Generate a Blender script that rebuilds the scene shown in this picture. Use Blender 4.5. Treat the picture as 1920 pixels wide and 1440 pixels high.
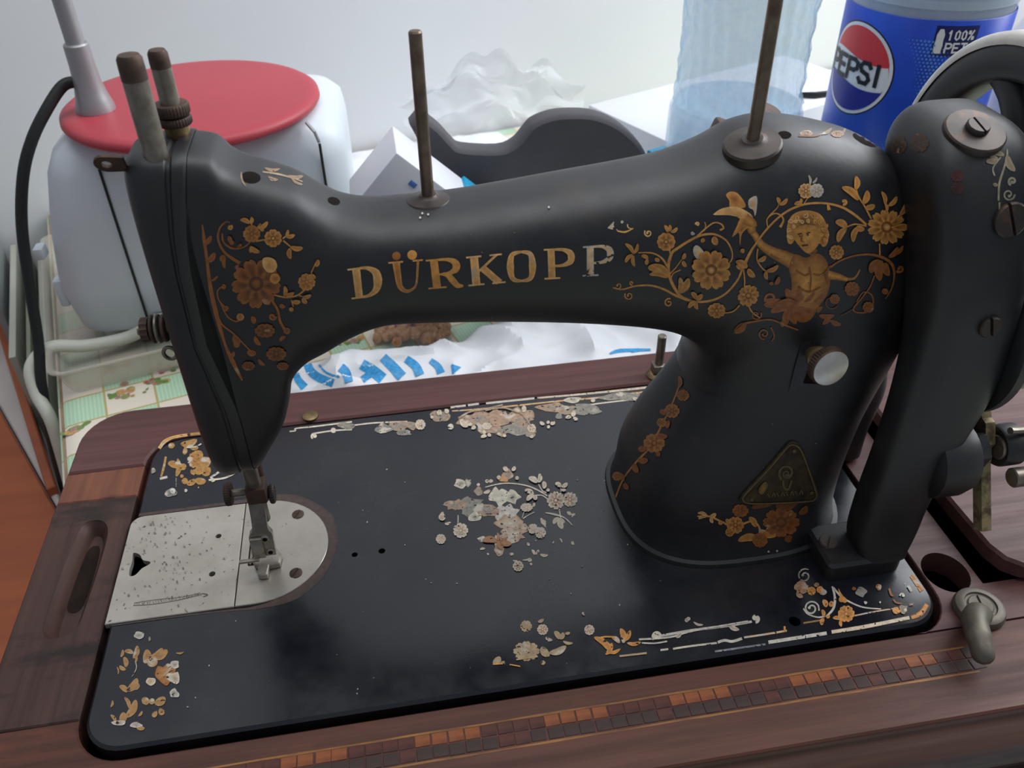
import bpy, bmesh, math, random
from mathutils import Vector, Matrix
from mathutils.bvhtree import BVHTree
from mathutils.geometry import delaunay_2d_cdt

# ---------------------------------------------------------------- scene reset, camera, world, lights
for _o in list(bpy.data.objects):
    bpy.data.objects.remove(_o, do_unlink=True)
SC = bpy.context.scene
COL = SC.collection
S = 0.001                                   # everything below is written in millimetres
# frame of the place: x along the machine bed, y away from the viewer, z up, origin at the bed's front left corner
CAM = Vector((143.27, -204.65, 317.52))
YAW, PITCH, ROLL, FPX = -0.154386, 0.653125, 0.0172394, 1607.31
RCAM = (Matrix.Rotation(YAW, 3, 'Z') @ Matrix.Rotation(-PITCH, 3, 'X') @ Matrix.Rotation(ROLL, 3, 'Y'))
cam_data = bpy.data.cameras.new('camera')
cam = bpy.data.objects.new('camera', cam_data)
COL.objects.link(cam)
_r, _f, _u = RCAM.col[0], RCAM.col[1], RCAM.col[2]
_m = Matrix((( _r[0], _u[0], -_f[0], CAM[0]*S), (_r[1], _u[1], -_f[1], CAM[1]*S), (_r[2], _u[2], -_f[2], CAM[2]*S), (0, 0, 0, 1)))
cam.matrix_world = _m
cam_data.sensor_width = 36.0
cam_data.lens = 36.0 * FPX / 1920.0
cam_data.clip_start = 0.01
cam_data.clip_end = 20
cam_data.dof.use_dof = True
cam_data.dof.focus_distance = 0.385
cam_data.dof.aperture_fstop = 18.0
SC.camera = cam

w = bpy.data.worlds.new('room_air')
SC.world = w
w.use_nodes = True
w.node_tree.nodes['Background'].inputs[0].default_value = (0.78, 0.86, 1.0, 1)
w.node_tree.nodes['Background'].inputs[1].default_value = 0.22

def area(name, loc, target, sx, sy, power, color):
    l = bpy.data.lights.new(name, 'AREA')
    l.shape = 'RECTANGLE'; l.size = sx; l.size_y = sy; l.energy = power; l.color = color
    o = bpy.data.objects.new(name, l)
    COL.objects.link(o)
    o.location = loc
    o.rotation_euler = (Vector(target) - Vector(loc)).to_track_quat('-Z', 'Y').to_euler()
    return o
# daylight from the window on the right of the table
area('window_daylight', (1.40, 0.48, 0.85), (0.25, 0.25, 0.05), 1.0, 1.1, 21.0, (0.93, 0.96, 1.0))
# daylight bounced from the ceiling
area('ceiling_bounce', (0.25, 0.35, 1.7), (0.25, 0.15, 0.0), 1.6, 1.4, 17.0, (0.95, 0.97, 1.0))

SC.view_settings.view_transform = 'Standard'
SC.view_settings.look = 'None'
SC.view_settings.exposure = 0.2
SC.view_settings.gamma = 1.0
SC.view_settings.use_curve_mapping = False

# ---------------------------------------------------------------- geometry helpers (mm)
def ray(u, v):
    return RCAM @ Vector(((u-960)/FPX, 1.0, -(v-720)/FPX))
def at_z(u, v, z=0.0):
    d = ray(u, v); return CAM + d*((z-CAM.z)/d.z)
def at_y(u, v, y):
    d = ray(u, v); return CAM + d*((y-CAM.y)/d.y)

class Geo:
    """collects vertices and faces in millimetres"""
    def __init__(s): s.v = []; s.f = []; s.c = []
    def add(s, verts, faces):
        n = len(s.v); s.v += [Vector(p) for p in verts]; s.f += [tuple(i+n for i in f) for f in faces]; return s
    def loft(s, rings, cap0=True, cap1=True, closed=True):
        n = len(s.v); m = len(rings[0])
        for r in rings: s.v += [Vector(p) for p in r]
        for i in range(len(rings)-1):
            for j in range(m if closed else m-1):
                k = (j+1) % m
                s.f.append((n+i*m+j, n+i*m+k, n+(i+1)*m+k, n+(i+1)*m+j))
        if cap0: s.f.append(tuple(n+j for j in range(m))[::-1])
        if cap1: s.f.append(tuple(n+(len(rings)-1)*m+j for j in range(m)))
        return s
    def lathe(s, prof, c=(0,0,0), axis=(0,0,1), n=32, caps=True, ph=0.0):
        a = Vector(axis).normalized(); u = a.orthogonal().normalized(); w_ = a.cross(u); c = Vector(c)
        rings = [[c + a*h + (u*math.cos(2*math.pi*j/n+ph) + w_*math.sin(2*math.pi*j/n+ph))*r for j in range(n)] for r, h in prof]
        return s.loft(rings, caps, caps)
    def cyl(s, p0, p1, r0, r1=None, n=24, bev=0.0):
        p0, p1 = Vector(p0), Vector(p1); L = (p1-p0).length; r1 = r0 if r1 is None else r1
        pr = [(r0, 0), (r1, L)] if not bev else [(r0-bev, 0), (r0, bev), (r1, L-bev), (r1-bev, L)]
        return s.lathe(pr, p0, p1-p0, n)
    def tube(s, path, r, n=12, caps=True):
        path = [Vector(p) for p in path]; rings = []; up = None
        for i, p in enumerate(path):
            t = (path[min(i+1, len(path)-1)] - path[max(i-1, 0)]).normalized()
            if up is None: up = t.orthogonal().normalized()
            up = (up - t*up.dot(t)).normalized(); b = t.cross(up)
            rr = r[i] if isinstance(r, (list, tuple)) else r
            rings.append([p + (up*math.cos(2*math.pi*j/n) + b*math.sin(2*math.pi*j/n))*rr for j in range(n)])
        return s.loft(rings, caps, caps)
    def prism(s, poly, z0, z1, ch=0.0, holes=(), xf=None, hole_floor=None):
        """vertical prism with optional chamfered top edge and real through holes"""
        poly = ccw(poly); m = len(poly); n = len(s.v)
        X = xf or (lambda p: p)
        inner = offset(poly, -ch) if ch else poly
        hs = [ccw(h) for h in holes]
        pts = [Vector(p) for p in inner]; edges = [(i, (i+1) % m) for i in range(m)]
        for h in hs:
            k = len(pts); pts += [Vector(p) for p in h]; edges += [(k+i, k+(i+1) % len(h)) for i in range(len(h))]
        vo, eo, fo, *_ = delaunay_2d_cdt(pts, edges, [], 1, 1e-4) if hs else (pts, None, [tuple(range(m))], None)
        tris = []
        for f in fo:
            c = sum((Vector(vo[i]) for i in f), Vector((0, 0)))/len(f)
            if hs and (not inside(c, inner) or any(inside(c, h) for h in hs)): continue
            tris.append(f)
        k = len(s.v)
        s.v += [X(Vector((p[0], p[1], z1))) for p in vo]
        s.f += [tuple(k+i for i in f) for f in tris]
        k2 = len(s.v)
        s.v += [X(Vector((p[0], p[1], z0))) for p in vo]
        s.f += [tuple(k2+i for i in f)[::-1] for f in tris]
        rings = [[X(Vector((p[0], p[1], z0))) for p in poly], [X(Vector((p[0], p[1], z1-ch))) for p in poly]]
        if ch: rings.append([X(Vector((p[0], p[1], z1))) for p in inner])
        s.loft(rings, False, False)
        for h in hs:
            s.loft([[X(Vector((p[0], p[1], z1))) for p in h], [X(Vector((p[0], p[1], z0))) for p in h]], False, False)
        return s
    def box(s, c, d, rot=None, bev=0.0):
        bm = bmesh.new(); bmesh.ops.create_cube(bm, size=1.0)
        for v in bm.verts: v.co = Vector((v.co.x*d[0], v.co.y*d[1], v.co.z*d[2]))
        if bev: bmesh.ops.bevel(bm, geom=bm.edges[:], offset=bev, segments=2, profile=0.5, affect='EDGES')
        R = rot or Matrix.Identity(3); c = Vector(c)
        bm.verts.ensure_lookup_table()
        s.add([c + R @ v.co for v in bm.verts], [[v.index for v in f.verts] for f in bm.faces]); bm.free(); return s

def ccw(p):
    a = sum(p[i][0]*p[(i+1) % len(p)][1] - p[(i+1) % len(p)][0]*p[i][1] for i in range(len(p)))
    return list(p) if a > 0 else list(p)[::-1]
def offset(poly, d):
    out = []; m = len(poly)
    for i in range(m):
        a, b, c = Vector(poly[i-1][:2]), Vector(poly[i][:2]), Vector(poly[(i+1) % m][:2])
        t1 = (b-a).normalized(); t2 = (c-b).normalized()
        n1 = Vector((t1.y, -t1.x)); n2 = Vector((t2.y, -t2.x)); n = n1+n2
        if n.length < 1e-6: n = n1.copy()
        n.normalize(); k = max(0.35, n.dot(n1))
        out.append(b + n*(d/k))
    return out
def inside(p, poly):
    r = False; j = len(poly)-1
    for i in range(len(poly)):
        a, b = poly[i], poly[j]
        if (a[1] > p[1]) != (b[1] > p[1]) and p[0] < (b[0]-a[0])*(p[1]-a[1])/(b[1]-a[1]) + a[0]: r = not r
        j = i
    return r
def rrect(x0, y0, x1, y1, r, n=8):
    rs = r if isinstance(r, (list, tuple)) else (r,)*4            # corners: x0y0, x1y0, x1y1, x0y1
    P = []
    for (cx, cy, a0), q in zip(((x0, y0, math.pi), (x1, y0, 1.5*math.pi), (x1, y1, 0), (x0, y1, .5*math.pi)), rs):
        sx = 1 if cx == x0 else -1; sy = 1 if cy == y0 else -1
        if q <= 0: P.append((cx, cy)); continue
        for i in range(n+1):
            a = a0 + i/n*math.pi/2
            P.append((cx+sx*q+math.cos(a)*q, cy+sy*q+math.sin(a)*q))
    return P
def circle(cx, cy, rx, ry=None, n=28, rot=0.0):
    ry = rx if ry is None else ry
    return [(cx+rx*math.cos(a)*math.cos(rot)-ry*math.sin(a)*math.sin(rot), cy+rx*math.cos(a)*math.sin(rot)+ry*math.sin(a)*math.cos(rot)) for a in (2*math.pi*i/n for i in range(n))]
def cr(pts, k=8, closed=False):
    """Catmull-Rom through points of any dimension"""
    out = []; n = len(pts); P = [tuple(p) for p in pts]
    for i in range(n if closed else n-1):
        p0 = P[(i-1) % n] if (closed or i > 0) else P[i]; p1 = P[i]; p2 = P[(i+1) % n]
        p3 = P[(i+2) % n] if (closed or i+2 < n) else P[(i+1) % n]
        for j in range(k):
            t = j/k
            out.append(tuple(.5*((2*b)+(-a+c)*t+(2*a-5*b+4*c-d)*t*t+(-a+3*b-3*c+d)*t**3) for a, b, c, d in zip(p0, p1, p2, p3)))
    if not closed: out.append(P[-1])
    return out

# ---------------------------------------------------------------- materials
MATS = {}
def mat(name, col, col2=None, scale=(40, 40, 40), rough=0.5, metal=0.0, bump=0.0, bscale=200, detail=6, spec=0.5, thr=(0.35, 0.65), rough2=None, alpha=1.0, trans=0.0, ior=1.45, col3=None, scale3=None, thr3=(.55, .62), sheen=0):
    m = bpy.data.materials.new(name); m.use_nodes = True; nt = m.node_tree; N = nt.nodes; L = nt.links
    b = N['Principled BSDF']
    b.inputs['Roughness'].default_value = rough; b.inputs['Metallic'].default_value = metal
    b.inputs['Specular IOR Level'].default_value = spec; b.inputs['Alpha'].default_value = alpha
    b.inputs['Transmission Weight'].default_value = trans; b.inputs['IOR'].default_value = ior
    b.inputs['Base Color'].default_value = (*col, 1)
    tc = N.new('ShaderNodeTexCoord'); out = None
    def noise(sc, det=detail, off=0.0):
        mp = N.new('ShaderNodeMapping'); L.new(tc.outputs['Object'], mp.inputs['Vector'])
        mp.inputs['Scale'].default_value = sc if isinstance(sc, (list, tuple)) else (sc, sc, sc)
        mp.inputs['Location'].default_value = (off, off*.7, off*.3)
        nz = N.new('ShaderNodeTexNoise'); nz.inputs['Scale'].default_value = 1.0; nz.inputs['Detail'].default_value = det
        nz.inputs['Roughness'].default_value = 0.62
        L.new(mp.outputs[0], nz.inputs['Vector']); return nz
    def ramp(src, a, z):
        r = N.new('ShaderNodeMapRange'); r.inputs['From Min'].default_value = a; r.inputs['From Max'].default_value = z
        L.new(src, r.inputs['Value']); return r.outputs[0]
    if col2 is not None:
        nz = noise(scale); fac = ramp(nz.outputs['Fac'], *thr)
        mx = N.new('ShaderNodeMix'); mx.data_type = 'RGBA'
        mx.inputs[6].default_value = (*col, 1); mx.inputs[7].default_value = (*col2, 1)
        L.new(fac, mx.inputs[0]); out = mx.outputs[2]
        if rough2 is not None:
            rr = N.new('ShaderNodeMapRange'); rr.inputs['To Min'].default_value = rough; rr.inputs['To Max'].default_value = rough2
            L.new(fac, rr.inputs['Value']); L.new(rr.outputs[0], b.inputs['Roughness'])
    if col3 is not None:
        nz = noise(scale3 or scale, 8, 3.7); fac = ramp(nz.outputs['Fac'], *thr3)
        mx = N.new('ShaderNodeMix'); mx.data_type = 'RGBA'; mx.inputs[6].default_value = (*col, 1)
        if out: L.new(out, mx.inputs[6])
        mx.inputs[7].default_value = (*col3, 1); L.new(fac, mx.inputs[0]); out = mx.outputs[2]
    if out: L.new(out, b.inputs['Base Color'])
    if bump:
        nz = noise(bscale, 5, 1.3); bp = N.new('ShaderNodeBump'); bp.inputs['Strength'].default_value = bump; bp.inputs['Distance'].default_value = 0.0004
        L.new(nz.outputs['Fac'], bp.inputs['Height']); L.new(bp.outputs[0], b.inputs['Normal'])
    MATS[name] = m
    return m

def print_mat(name, rough=0.45, metal=0.0, worn=(0.62, 0.58, 0.5), wear=0.0, hole=0.0, spec=0.4, vary=(.72, 1.18)):
    """flat print: colour per vertex, worn pale in places and flaked off in others"""
    m = bpy.data.materials.new(name); m.use_nodes = True; nt = m.node_tree; N = nt.nodes; L = nt.links
    b = N['Principled BSDF']; b.inputs['Roughness'].default_value = rough; b.inputs['Metallic'].default_value = metal
    b.inputs['Specular IOR Level'].default_value = spec
    at = N.new('ShaderNodeAttribute'); at.attribute_name = 'Col'; out = at.outputs['Color']
    tc = N.new('ShaderNodeTexCoord')
    def nz(sc, off):
        mp = N.new('ShaderNodeMapping'); mp.inputs['Location'].default_value = (off, off, off); mp.inputs['Scale'].default_value = (sc,)*3
        L.new(tc.outputs['Object'], mp.inputs['Vector'])
        n = N.new('ShaderNodeTexNoise'); n.inputs['Scale'].default_value = 1; n.inputs['Detail'].default_value = 5; L.new(mp.outputs[0], n.inputs['Vector']); return n.outputs['Fac']
    v = N.new('ShaderNodeMapRange'); v.inputs['From Min'].default_value = .3; v.inputs['From Max'].default_value = .7
    v.inputs['To Min'].default_value = vary[0]; v.inputs['To Max'].default_value = vary[1]; L.new(nz(420, 0), v.inputs['Value'])
    mul = N.new('ShaderNodeVectorMath'); mul.operation = 'SCALE'; L.new(out, mul.inputs[0]); L.new(v.outputs[0], mul.inputs['Scale']); out = mul.outputs[0]
    if wear:
        r = N.new('ShaderNodeMapRange'); r.inputs['From Min'].default_value = .62-wear*.3; r.inputs['From Max'].default_value = .70-wear*.3
        L.new(nz(130, 5), r.inputs['Value'])
        mx = N.new('ShaderNodeMix'); mx.data_type = 'RGBA'; L.new(r.outputs[0], mx.inputs[0]); L.new(out, mx.inputs[6]); mx.inputs[7].default_value = (*worn, 1); out = mx.outputs[2]
    L.new(out, b.inputs['Base Color'])
    if hole:
        r = N.new('ShaderNodeMapRange'); r.inputs['From Min'].default_value = .30+hole*.3; r.inputs['From Max'].default_value = .34+hole*.3
        L.new(nz(520, 9), r.inputs['Value']); L.new(r.outputs[0], b.inputs['Alpha'])
    MATS[name] = m
    return m

mat('enamel', (0.009, 0.009, 0.0105), (0.017, 0.0165, 0.0165), (60, 60, 60), rough=0.42, rough2=0.52, bump=0.10, bscale=500, spec=0.75, col3=(0.035, 0.024, 0.016), scale3=(22, 22, 22), thr3=(.60, .75))
mat('bed_enamel', (0.0065, 0.007, 0.012), (0.013, 0.013, 0.016), (30, 30, 30), rough=0.17, rough2=0.30, bump=0.04, bscale=700, spec=0.8, col3=(0.10, 0.10, 0.095), scale3=(260, 260, 260), thr3=(.72, .78))
mat('worn_edge', (0.085, 0.058, 0.046), (0.05, 0.04, 0.035), (120, 120, 120), rough=0.6)
mat('steel', (0.52, 0.475, 0.41), (0.43, 0.39, 0.33), (60, 60, 60), rough=0.42, metal=0.55, bump=0.05, col3=(0.10, 0.075, 0.055), scale3=(330, 330, 330), thr3=(.635, .68))
mat('steel_clean', (0.50, 0.46, 0.40), (0.44, 0.40, 0.34), (90, 90, 90), rough=0.33, metal=0.7, col3=(0.18, 0.13, 0.09), scale3=(260, 260, 260), thr3=(.66, .72))
mat('old_steel', (0.30, 0.27, 0.22), (0.17, 0.14, 0.11), (160, 160, 160), rough=0.42, metal=0.75, bump=0.15, bscale=500)
mat('dull_steel', (0.050, 0.041, 0.036), (0.08, 0.06, 0.05), (90, 90, 90), rough=0.42, metal=0.5, bump=.1, bscale=400, col3=(0.17, 0.085, 0.05), scale3=(60, 60, 60), thr3=(.6, .72))
mat('rim_white', (0.66, 0.63, 0.58), (0.50, 0.47, 0.42), (60, 60, 60), rough=0.35, metal=0.15)
mat('rust', (0.11, 0.062, 0.042), (0.055, 0.038, 0.03), (130, 130, 130), rough=0.6, metal=0.35, bump=0.2, bscale=500, col3=(0.20, 0.10, 0.055), scale3=(80, 80, 80), thr3=(.6, .75))
mat('pin_steel', (0.26, 0.20, 0.14), (0.13, 0.085, 0.06), (90, 90, 90), rough=0.33, metal=0.75, bump=0.1, bscale=500)
mat('foot_steel', (0.44, 0.40, 0.34), (0.30, 0.26, 0.21), (140, 140, 140), rough=0.36, metal=0.6, bump=0.1, bscale=500, col3=(0.20, 0.13, 0.08), scale3=(200, 200, 200), thr3=(.62, .7))
mat('latch_steel', (0.15, 0.13, 0.10), (0.10, 0.085, 0.065), (120, 120, 120), rough=0.5, metal=0.4, bump=0.15, bscale=400)
mat('brass', (0.33, 0.23, 0.10), (0.16, 0.11, 0.06), (140, 140, 140), rough=0.4, metal=0.7)
mat('brass_lever', (0.42, 0.34, 0.17), (0.16, 0.11, 0.06), (170, 170, 170), rough=0.45, metal=0.55, thr=(.45, .62))
mat('nickel', (0.66, 0.63, 0.58), (0.5, 0.47, 0.42), (80, 80, 80), rough=0.3, metal=0.6, col3=(0.25, 0.2, 0.15), scale3=(300, 300, 300), thr3=(.66, .72))
mat('slot_shade', (0.020, 0.013, 0.010), (0.03, 0.02, 0.015), (90, 90, 90), rough=0.9, spec=0.1)  # dark brown, shade of a slot put into the colour
mat('cavity_shade', (0.012, 0.009, 0.008), rough=0.9, spec=0.1)  # near-black, shade inside holes and hollows put into the colour
def wood(name, a, b_, c=None, thr3=(.6, .75), rough=0.42, g=(9, 160, 160), bump=0.25):
    return mat(name, a, b_, g, rough=rough, rough2=rough+.15, bump=bump, bscale=(25, 420, 420), col3=c, scale3=(14, 45, 45), thr3=thr3, detail=8, spec=.3)
wood('mahogany', (0.125, 0.055, 0.045), (0.065, 0.030, 0.026), (0.04, 0.024, 0.02))
wood('mahogany_front', (0.115, 0.044, 0.030), (0.062, 0.026, 0.019), (0.16, 0.055, 0.027))
wood('mahogany_rear', (0.125, 0.057, 0.050), (0.085, 0.038, 0.035), (0.15, 0.066, 0.055), rough=.38)
wood('mahogany_left', (0.088, 0.046, 0.036), (0.05, 0.028, 0.022), (0.030, 0.021, 0.017), g=(160, 9, 160), thr3=(.53, .64))
wood('patched_wood', (0.21, 0.080, 0.045), (0.125, 0.048, 0.032), (0.06, 0.03, 0.02), g=(160, 12, 160), thr3=(.62, .7))
wood('moulding_wood', (0.105, 0.056, 0.04), (0.06, 0.031, 0.024), (0.14, 0.076, 0.054))
wood('inlay_orange', (0.29, 0.09, 0.03), (0.18, 0.055, 0.022), g=(60, 200, 200))
wood('inlay_red', (0.11, 0.035, 0.025), (0.06, 0.022, 0.018), g=(60, 200, 200))
wood('inlay_dark', (0.036, 0.025, 0.022), (0.06, 0.034, 0.026), g=(60, 200, 200))
wood('inlay_line', (0.33, 0.15, 0.04), (0.16, 0.07, 0.03), g=(60, 200, 200))
print_mat('gold_print', rough=0.42, metal=0.0, worn=(0.50, 0.34, 0.18), wear=-.12, hole=0.0)
print_mat('gold_print_worn', rough=0.5, metal=0.0, worn=(0.50, 0.44, 0.36), wear=0.16, hole=0.13)
print_mat('gold_lettering', rough=0.40, metal=0.0, worn=(0.55, 0.40, 0.24), wear=0.05, hole=0.0)
print_mat('ink', rough=0.4, wear=0.0)
print_mat('label_ink', rough=0.35, vary=(.97, 1.03))

# ---------------------------------------------------------------- scene tree helpers
def mesh_object(name, g, material, parent=None, base=(0, 0, 0), smooth=35, label=None, kind=None):
    base = Vector(base)
    me = bpy.data.meshes.new(name)
    me.from_pydata([tuple((p-base)*S) for p in g.v], [], g.f)
    bm = bmesh.new(); bm.from_mesh(me)
    if not g.c: bmesh.ops.recalc_face_normals(bm, faces=bm.faces[:])
    bm.to_mesh(me); bm.free()
    if g.c:
        at = me.color_attributes.new('Col', 'FLOAT_COLOR', 'POINT')
        for i, c in enumerate(g.c): at.data[i].color = (*c, 1)
    me.materials.append(MATS[material])
    if smooth:
        me.shade_smooth(); me.set_sharp_from_angle(angle=math.radians(smooth))
    o = bpy.data.objects.new(name, me); COL.objects.link(o)
    if parent: o.parent = parent
    else: o.location = base*S
    if label: o['label'] = label
    if kind: o['kind'] = kind
    return o
class Thing:
    def __init__(s, name, label, cat, base, group=None):
        s.base = Vector(base); s.o = bpy.data.objects.new(name, None); COL.objects.link(s.o)
        s.o.location = s.base*S; s.o.empty_display_size = 0.02
        s.o['label'] = label; s.o['category'] = cat
        if group: s.o['group'] = group
    def part(s, name, g, material, parent=None, **k):
        return mesh_object(name, g, material, parent or s.o, s.base, **k)
def single(name, g, material, label, cat, base, **k):
    o = mesh_object(name, g, material, None, base, **k); o['label'] = label; o['category'] = cat; return o
def structure(name, g, material, base=(0, 0, 0), **k):
    o = mesh_object(name, g, material, None, base, kind='structure', **k); return o
def bvh(g):
    return BVHTree.FromPolygons([tuple(p) for p in g.v], g.f)

# ---------------------------------------------------------------- prints laid on a surface
class Print:
    """thin print that follows a surface: shapes are drawn in a flat frame (xf) and dropped on the surface (hit)"""
    def __init__(s, hit, xf=lambda x, y: (x, y), off=0.12, step=0.006):
        s.step = step; s.g = Geo(); s.hit = hit; s.xf = xf; s.off = off; s.layer = 0
    def vert(s, x, y, col):
        h = s.hit(*s.xf(x, y))
        if h is None: return None
        p, n = h
        s.g.v.append(p + n*(s.off + s.layer*s.step)); s.g.c.append(col); return len(s.g.v)-1
    def grid(s, rows, cols, closed=False):
        ids = [[s.vert(x, y, c) for (x, y), c in zip(r, cc)] for r, cc in zip(rows, cols)]
        for i in range(len(ids)-1):
            m = len(ids[i])
            for j in range(m if closed else m-1):
                q = (ids[i][j], ids[i][(j+1) % m], ids[i+1][(j+1) % m], ids[i+1][j])
                if None not in q: s.g.f.append(q)
        s.layer = (s.layer+1) % 120
    def ribbon(s, pts, ws, ca, cb=None, k=6, nc=3, smooth=True):
        cb = cb or ca
        if smooth and len(pts) > 2: path = cr(pts, k)
        else:
            path = []
            for a, b in zip(pts[:-1], pts[1:]):
                path += [(a[0]+(b[0]-a[0])*t/k, a[1]+(b[1]-a[1])*t/k) for t in range(k)]
            path.append(tuple(pts[-1]))
        n = len(path)
        if callable(ws): W = [ws(i/(n-1)) for i in range(n)]
        else:
            W = []
            for i in range(n):
                t = i/(n-1)*(len(ws)-1); a = min(int(t), len(ws)-2) if len(ws) > 1 else 0
                W.append(ws[0] if len(ws) == 1 else ws[a]+(ws[a+1]-ws[a])*(t-a))
        rows, cols = [], []
        for i, p in enumerate(path):
            a, b = path[max(i-1, 0)], path[min(i+1, n-1)]
            tx, ty = b[0]-a[0], b[1]-a[1]; l = math.hypot(tx, ty) or 1
            nx, ny = -ty/l, tx/l
            rows.append([(p[0]+nx*W[i]*q, p[1]+ny*W[i]*q) for q in [-1+2*j/nc for j in range(nc+1)]])
            cols.append([mixc(ca, cb, abs(-1+2*j/nc)) for j in range(nc+1)])
        s.grid(rows, cols)
    def leaf(s, x0, y0, x1, y1, wd=None, ca=None, cb=None, bend=0.12):
        L = math.hypot(x1-x0, y1-y0); wd = wd or L*.22
        mx, my = (x0+x1)/2-(y1-y0)*bend, (y0+y1)/2+(x1-x0)*bend
        s.ribbon([(x0, y0), (mx, my), (x1, y1)], lambda t: wd*(math.sin(math.pi*min(1, t*.93+.04))**.8), ca or DK, cb or GD, k=5, nc=4)
    def blob(s, poly, ca, cb=None, c=None, rings=4, sm=True, k=4):
        cb = cb or ca
        P = cr(poly, k, True) if sm else poly
        c = c or (sum(p[0] for p in P)/len(P), sum(p[1] for p in P)/len(P))
        rows = [[(c[0]+(p[0]-c[0])*t, c[1]+(p[1]-c[1])*t) for p in P] for t in [0.02]+[(i+1)/rings for i in range(rings)]]
        cols = [[mixc(ca, cb, t)]*len(P) for t in [0]+[(i+1)/rings for i in range(rings)]]
        s.grid(rows, cols, True)
    def disc(s, x, y, r, ca, cb=None, ry=None, rot=0):
        s.blob(circle(x, y, r, ry, 14, rot), ca, cb, (x, y), 2, False)
    def flower(s, x, y, r, n=6, ca=None, cb=None, rot=0.0, sy=1.0, tilt=0.0, cc=None):
        ca = ca or DK; cb = cb or GD
        for i in range(n):
            a = rot + 2*math.pi*i/n
            def T(px, py):
                X = px*math.cos(a)-py*math.sin(a); Y = (px*math.sin(a)+py*math.cos(a))*sy
                return (x+X*math.cos(tilt)-Y*math.sin(tilt), y+X*math.sin(tilt)+Y*math.cos(tilt))
            wd = r*math.tan(math.pi/n)*.84 if n > 4 else r*.42
            s.blob([T(r*.15, 0), T(r*.5, -wd*.62), T(r*.82, -wd*.85), T(r*1.0, -wd*.4), T(r*.95, 0), T(r*1.0, wd*.4), T(r*.82, wd*.85), T(r*.5, wd*.62)], mixc(ca, cb, .05), cb, T(r*.46, 0), 4, True, 3)
        s.disc(x, y, r*.30, mixc(ca, cb, .35), ca); s.disc(x, y, r*.17, cc or cb, mixc(ca, cb, .6))
    def curl(s, x, y, r, a0, turns=1.2, ws=(4, 3, 2), ca=None, lead=None):
        n = 14; pts = [] if lead is None else [lead]
        for i in range(n+1):
            t = i/n; a = a0+turns*2*math.pi*t; q = r*(1-.72*t)
            pts.append((x+q*math.cos(a), y+q*math.sin(a)))
        s.ribbon(pts, list(ws), ca or GD, k=2, nc=2); s.disc(*pts[-1], ws[-1]*1.9, ca or GD)
def mixc(a, b, t):
    t = max(0, min(1, t)); return tuple(p+(q-p)*t for p, q in zip(a, b))
GD = (0.66, 0.30, 0.07); DK = (0.19, 0.066, 0.015); LT = (0.84, 0.48, 0.18); BR = (0.35, 0.122, 0.03)
SV = (0.55, 0.50, 0.42); TN = (0.34, 0.24, 0.15); PK = (0.40, 0.25, 0.16)

# ================================================================= THE SETTING: wall, table, cloth
EX = Vector((0.965, 0.263, 0)); EY = Vector((-0.263, 0.965, 0)); T0 = Vector((-75, 224, -50)); ZT = -50.0
def tb(a, b, z=ZT): return Vector((T0.x, T0.y, 0)) + EX*a + EY*b + Vector((0, 0, z))
mat('wall_paint', (0.74, 0.745, 0.76), (0.70, 0.70, 0.72), (3, 3, 3), rough=0.85, bump=0.1, bscale=120)
mat('floor_lino', (0.16, 0.12, 0.09), (0.10, 0.08, 0.06), (6, 6, 6), rough=0.6)
g = Geo(); a, b = tb(-900, 415, -760), tb(1700, 415, -760)
g.loft([[a, b, b+EY*40, a+EY*40], [p+Vector((0, 0, 2400)) for p in (a, b, b+EY*40, a+EY*40)]])
structure('wall_back', g, 'wall_paint', base=(200, 640, -760))
g = Geo(); g.loft([[tb(-900, -1200, -790), tb(1700, -1200, -790), tb(1700, 415, -790), tb(-900, 415, -790)], [tb(-900, -1200, -760), tb(1700, -1200, -760), tb(1700, 415, -760), tb(-900, 415, -760)]])
structure('floor', g, 'floor_lino', base=(200, 0, -790))

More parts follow.
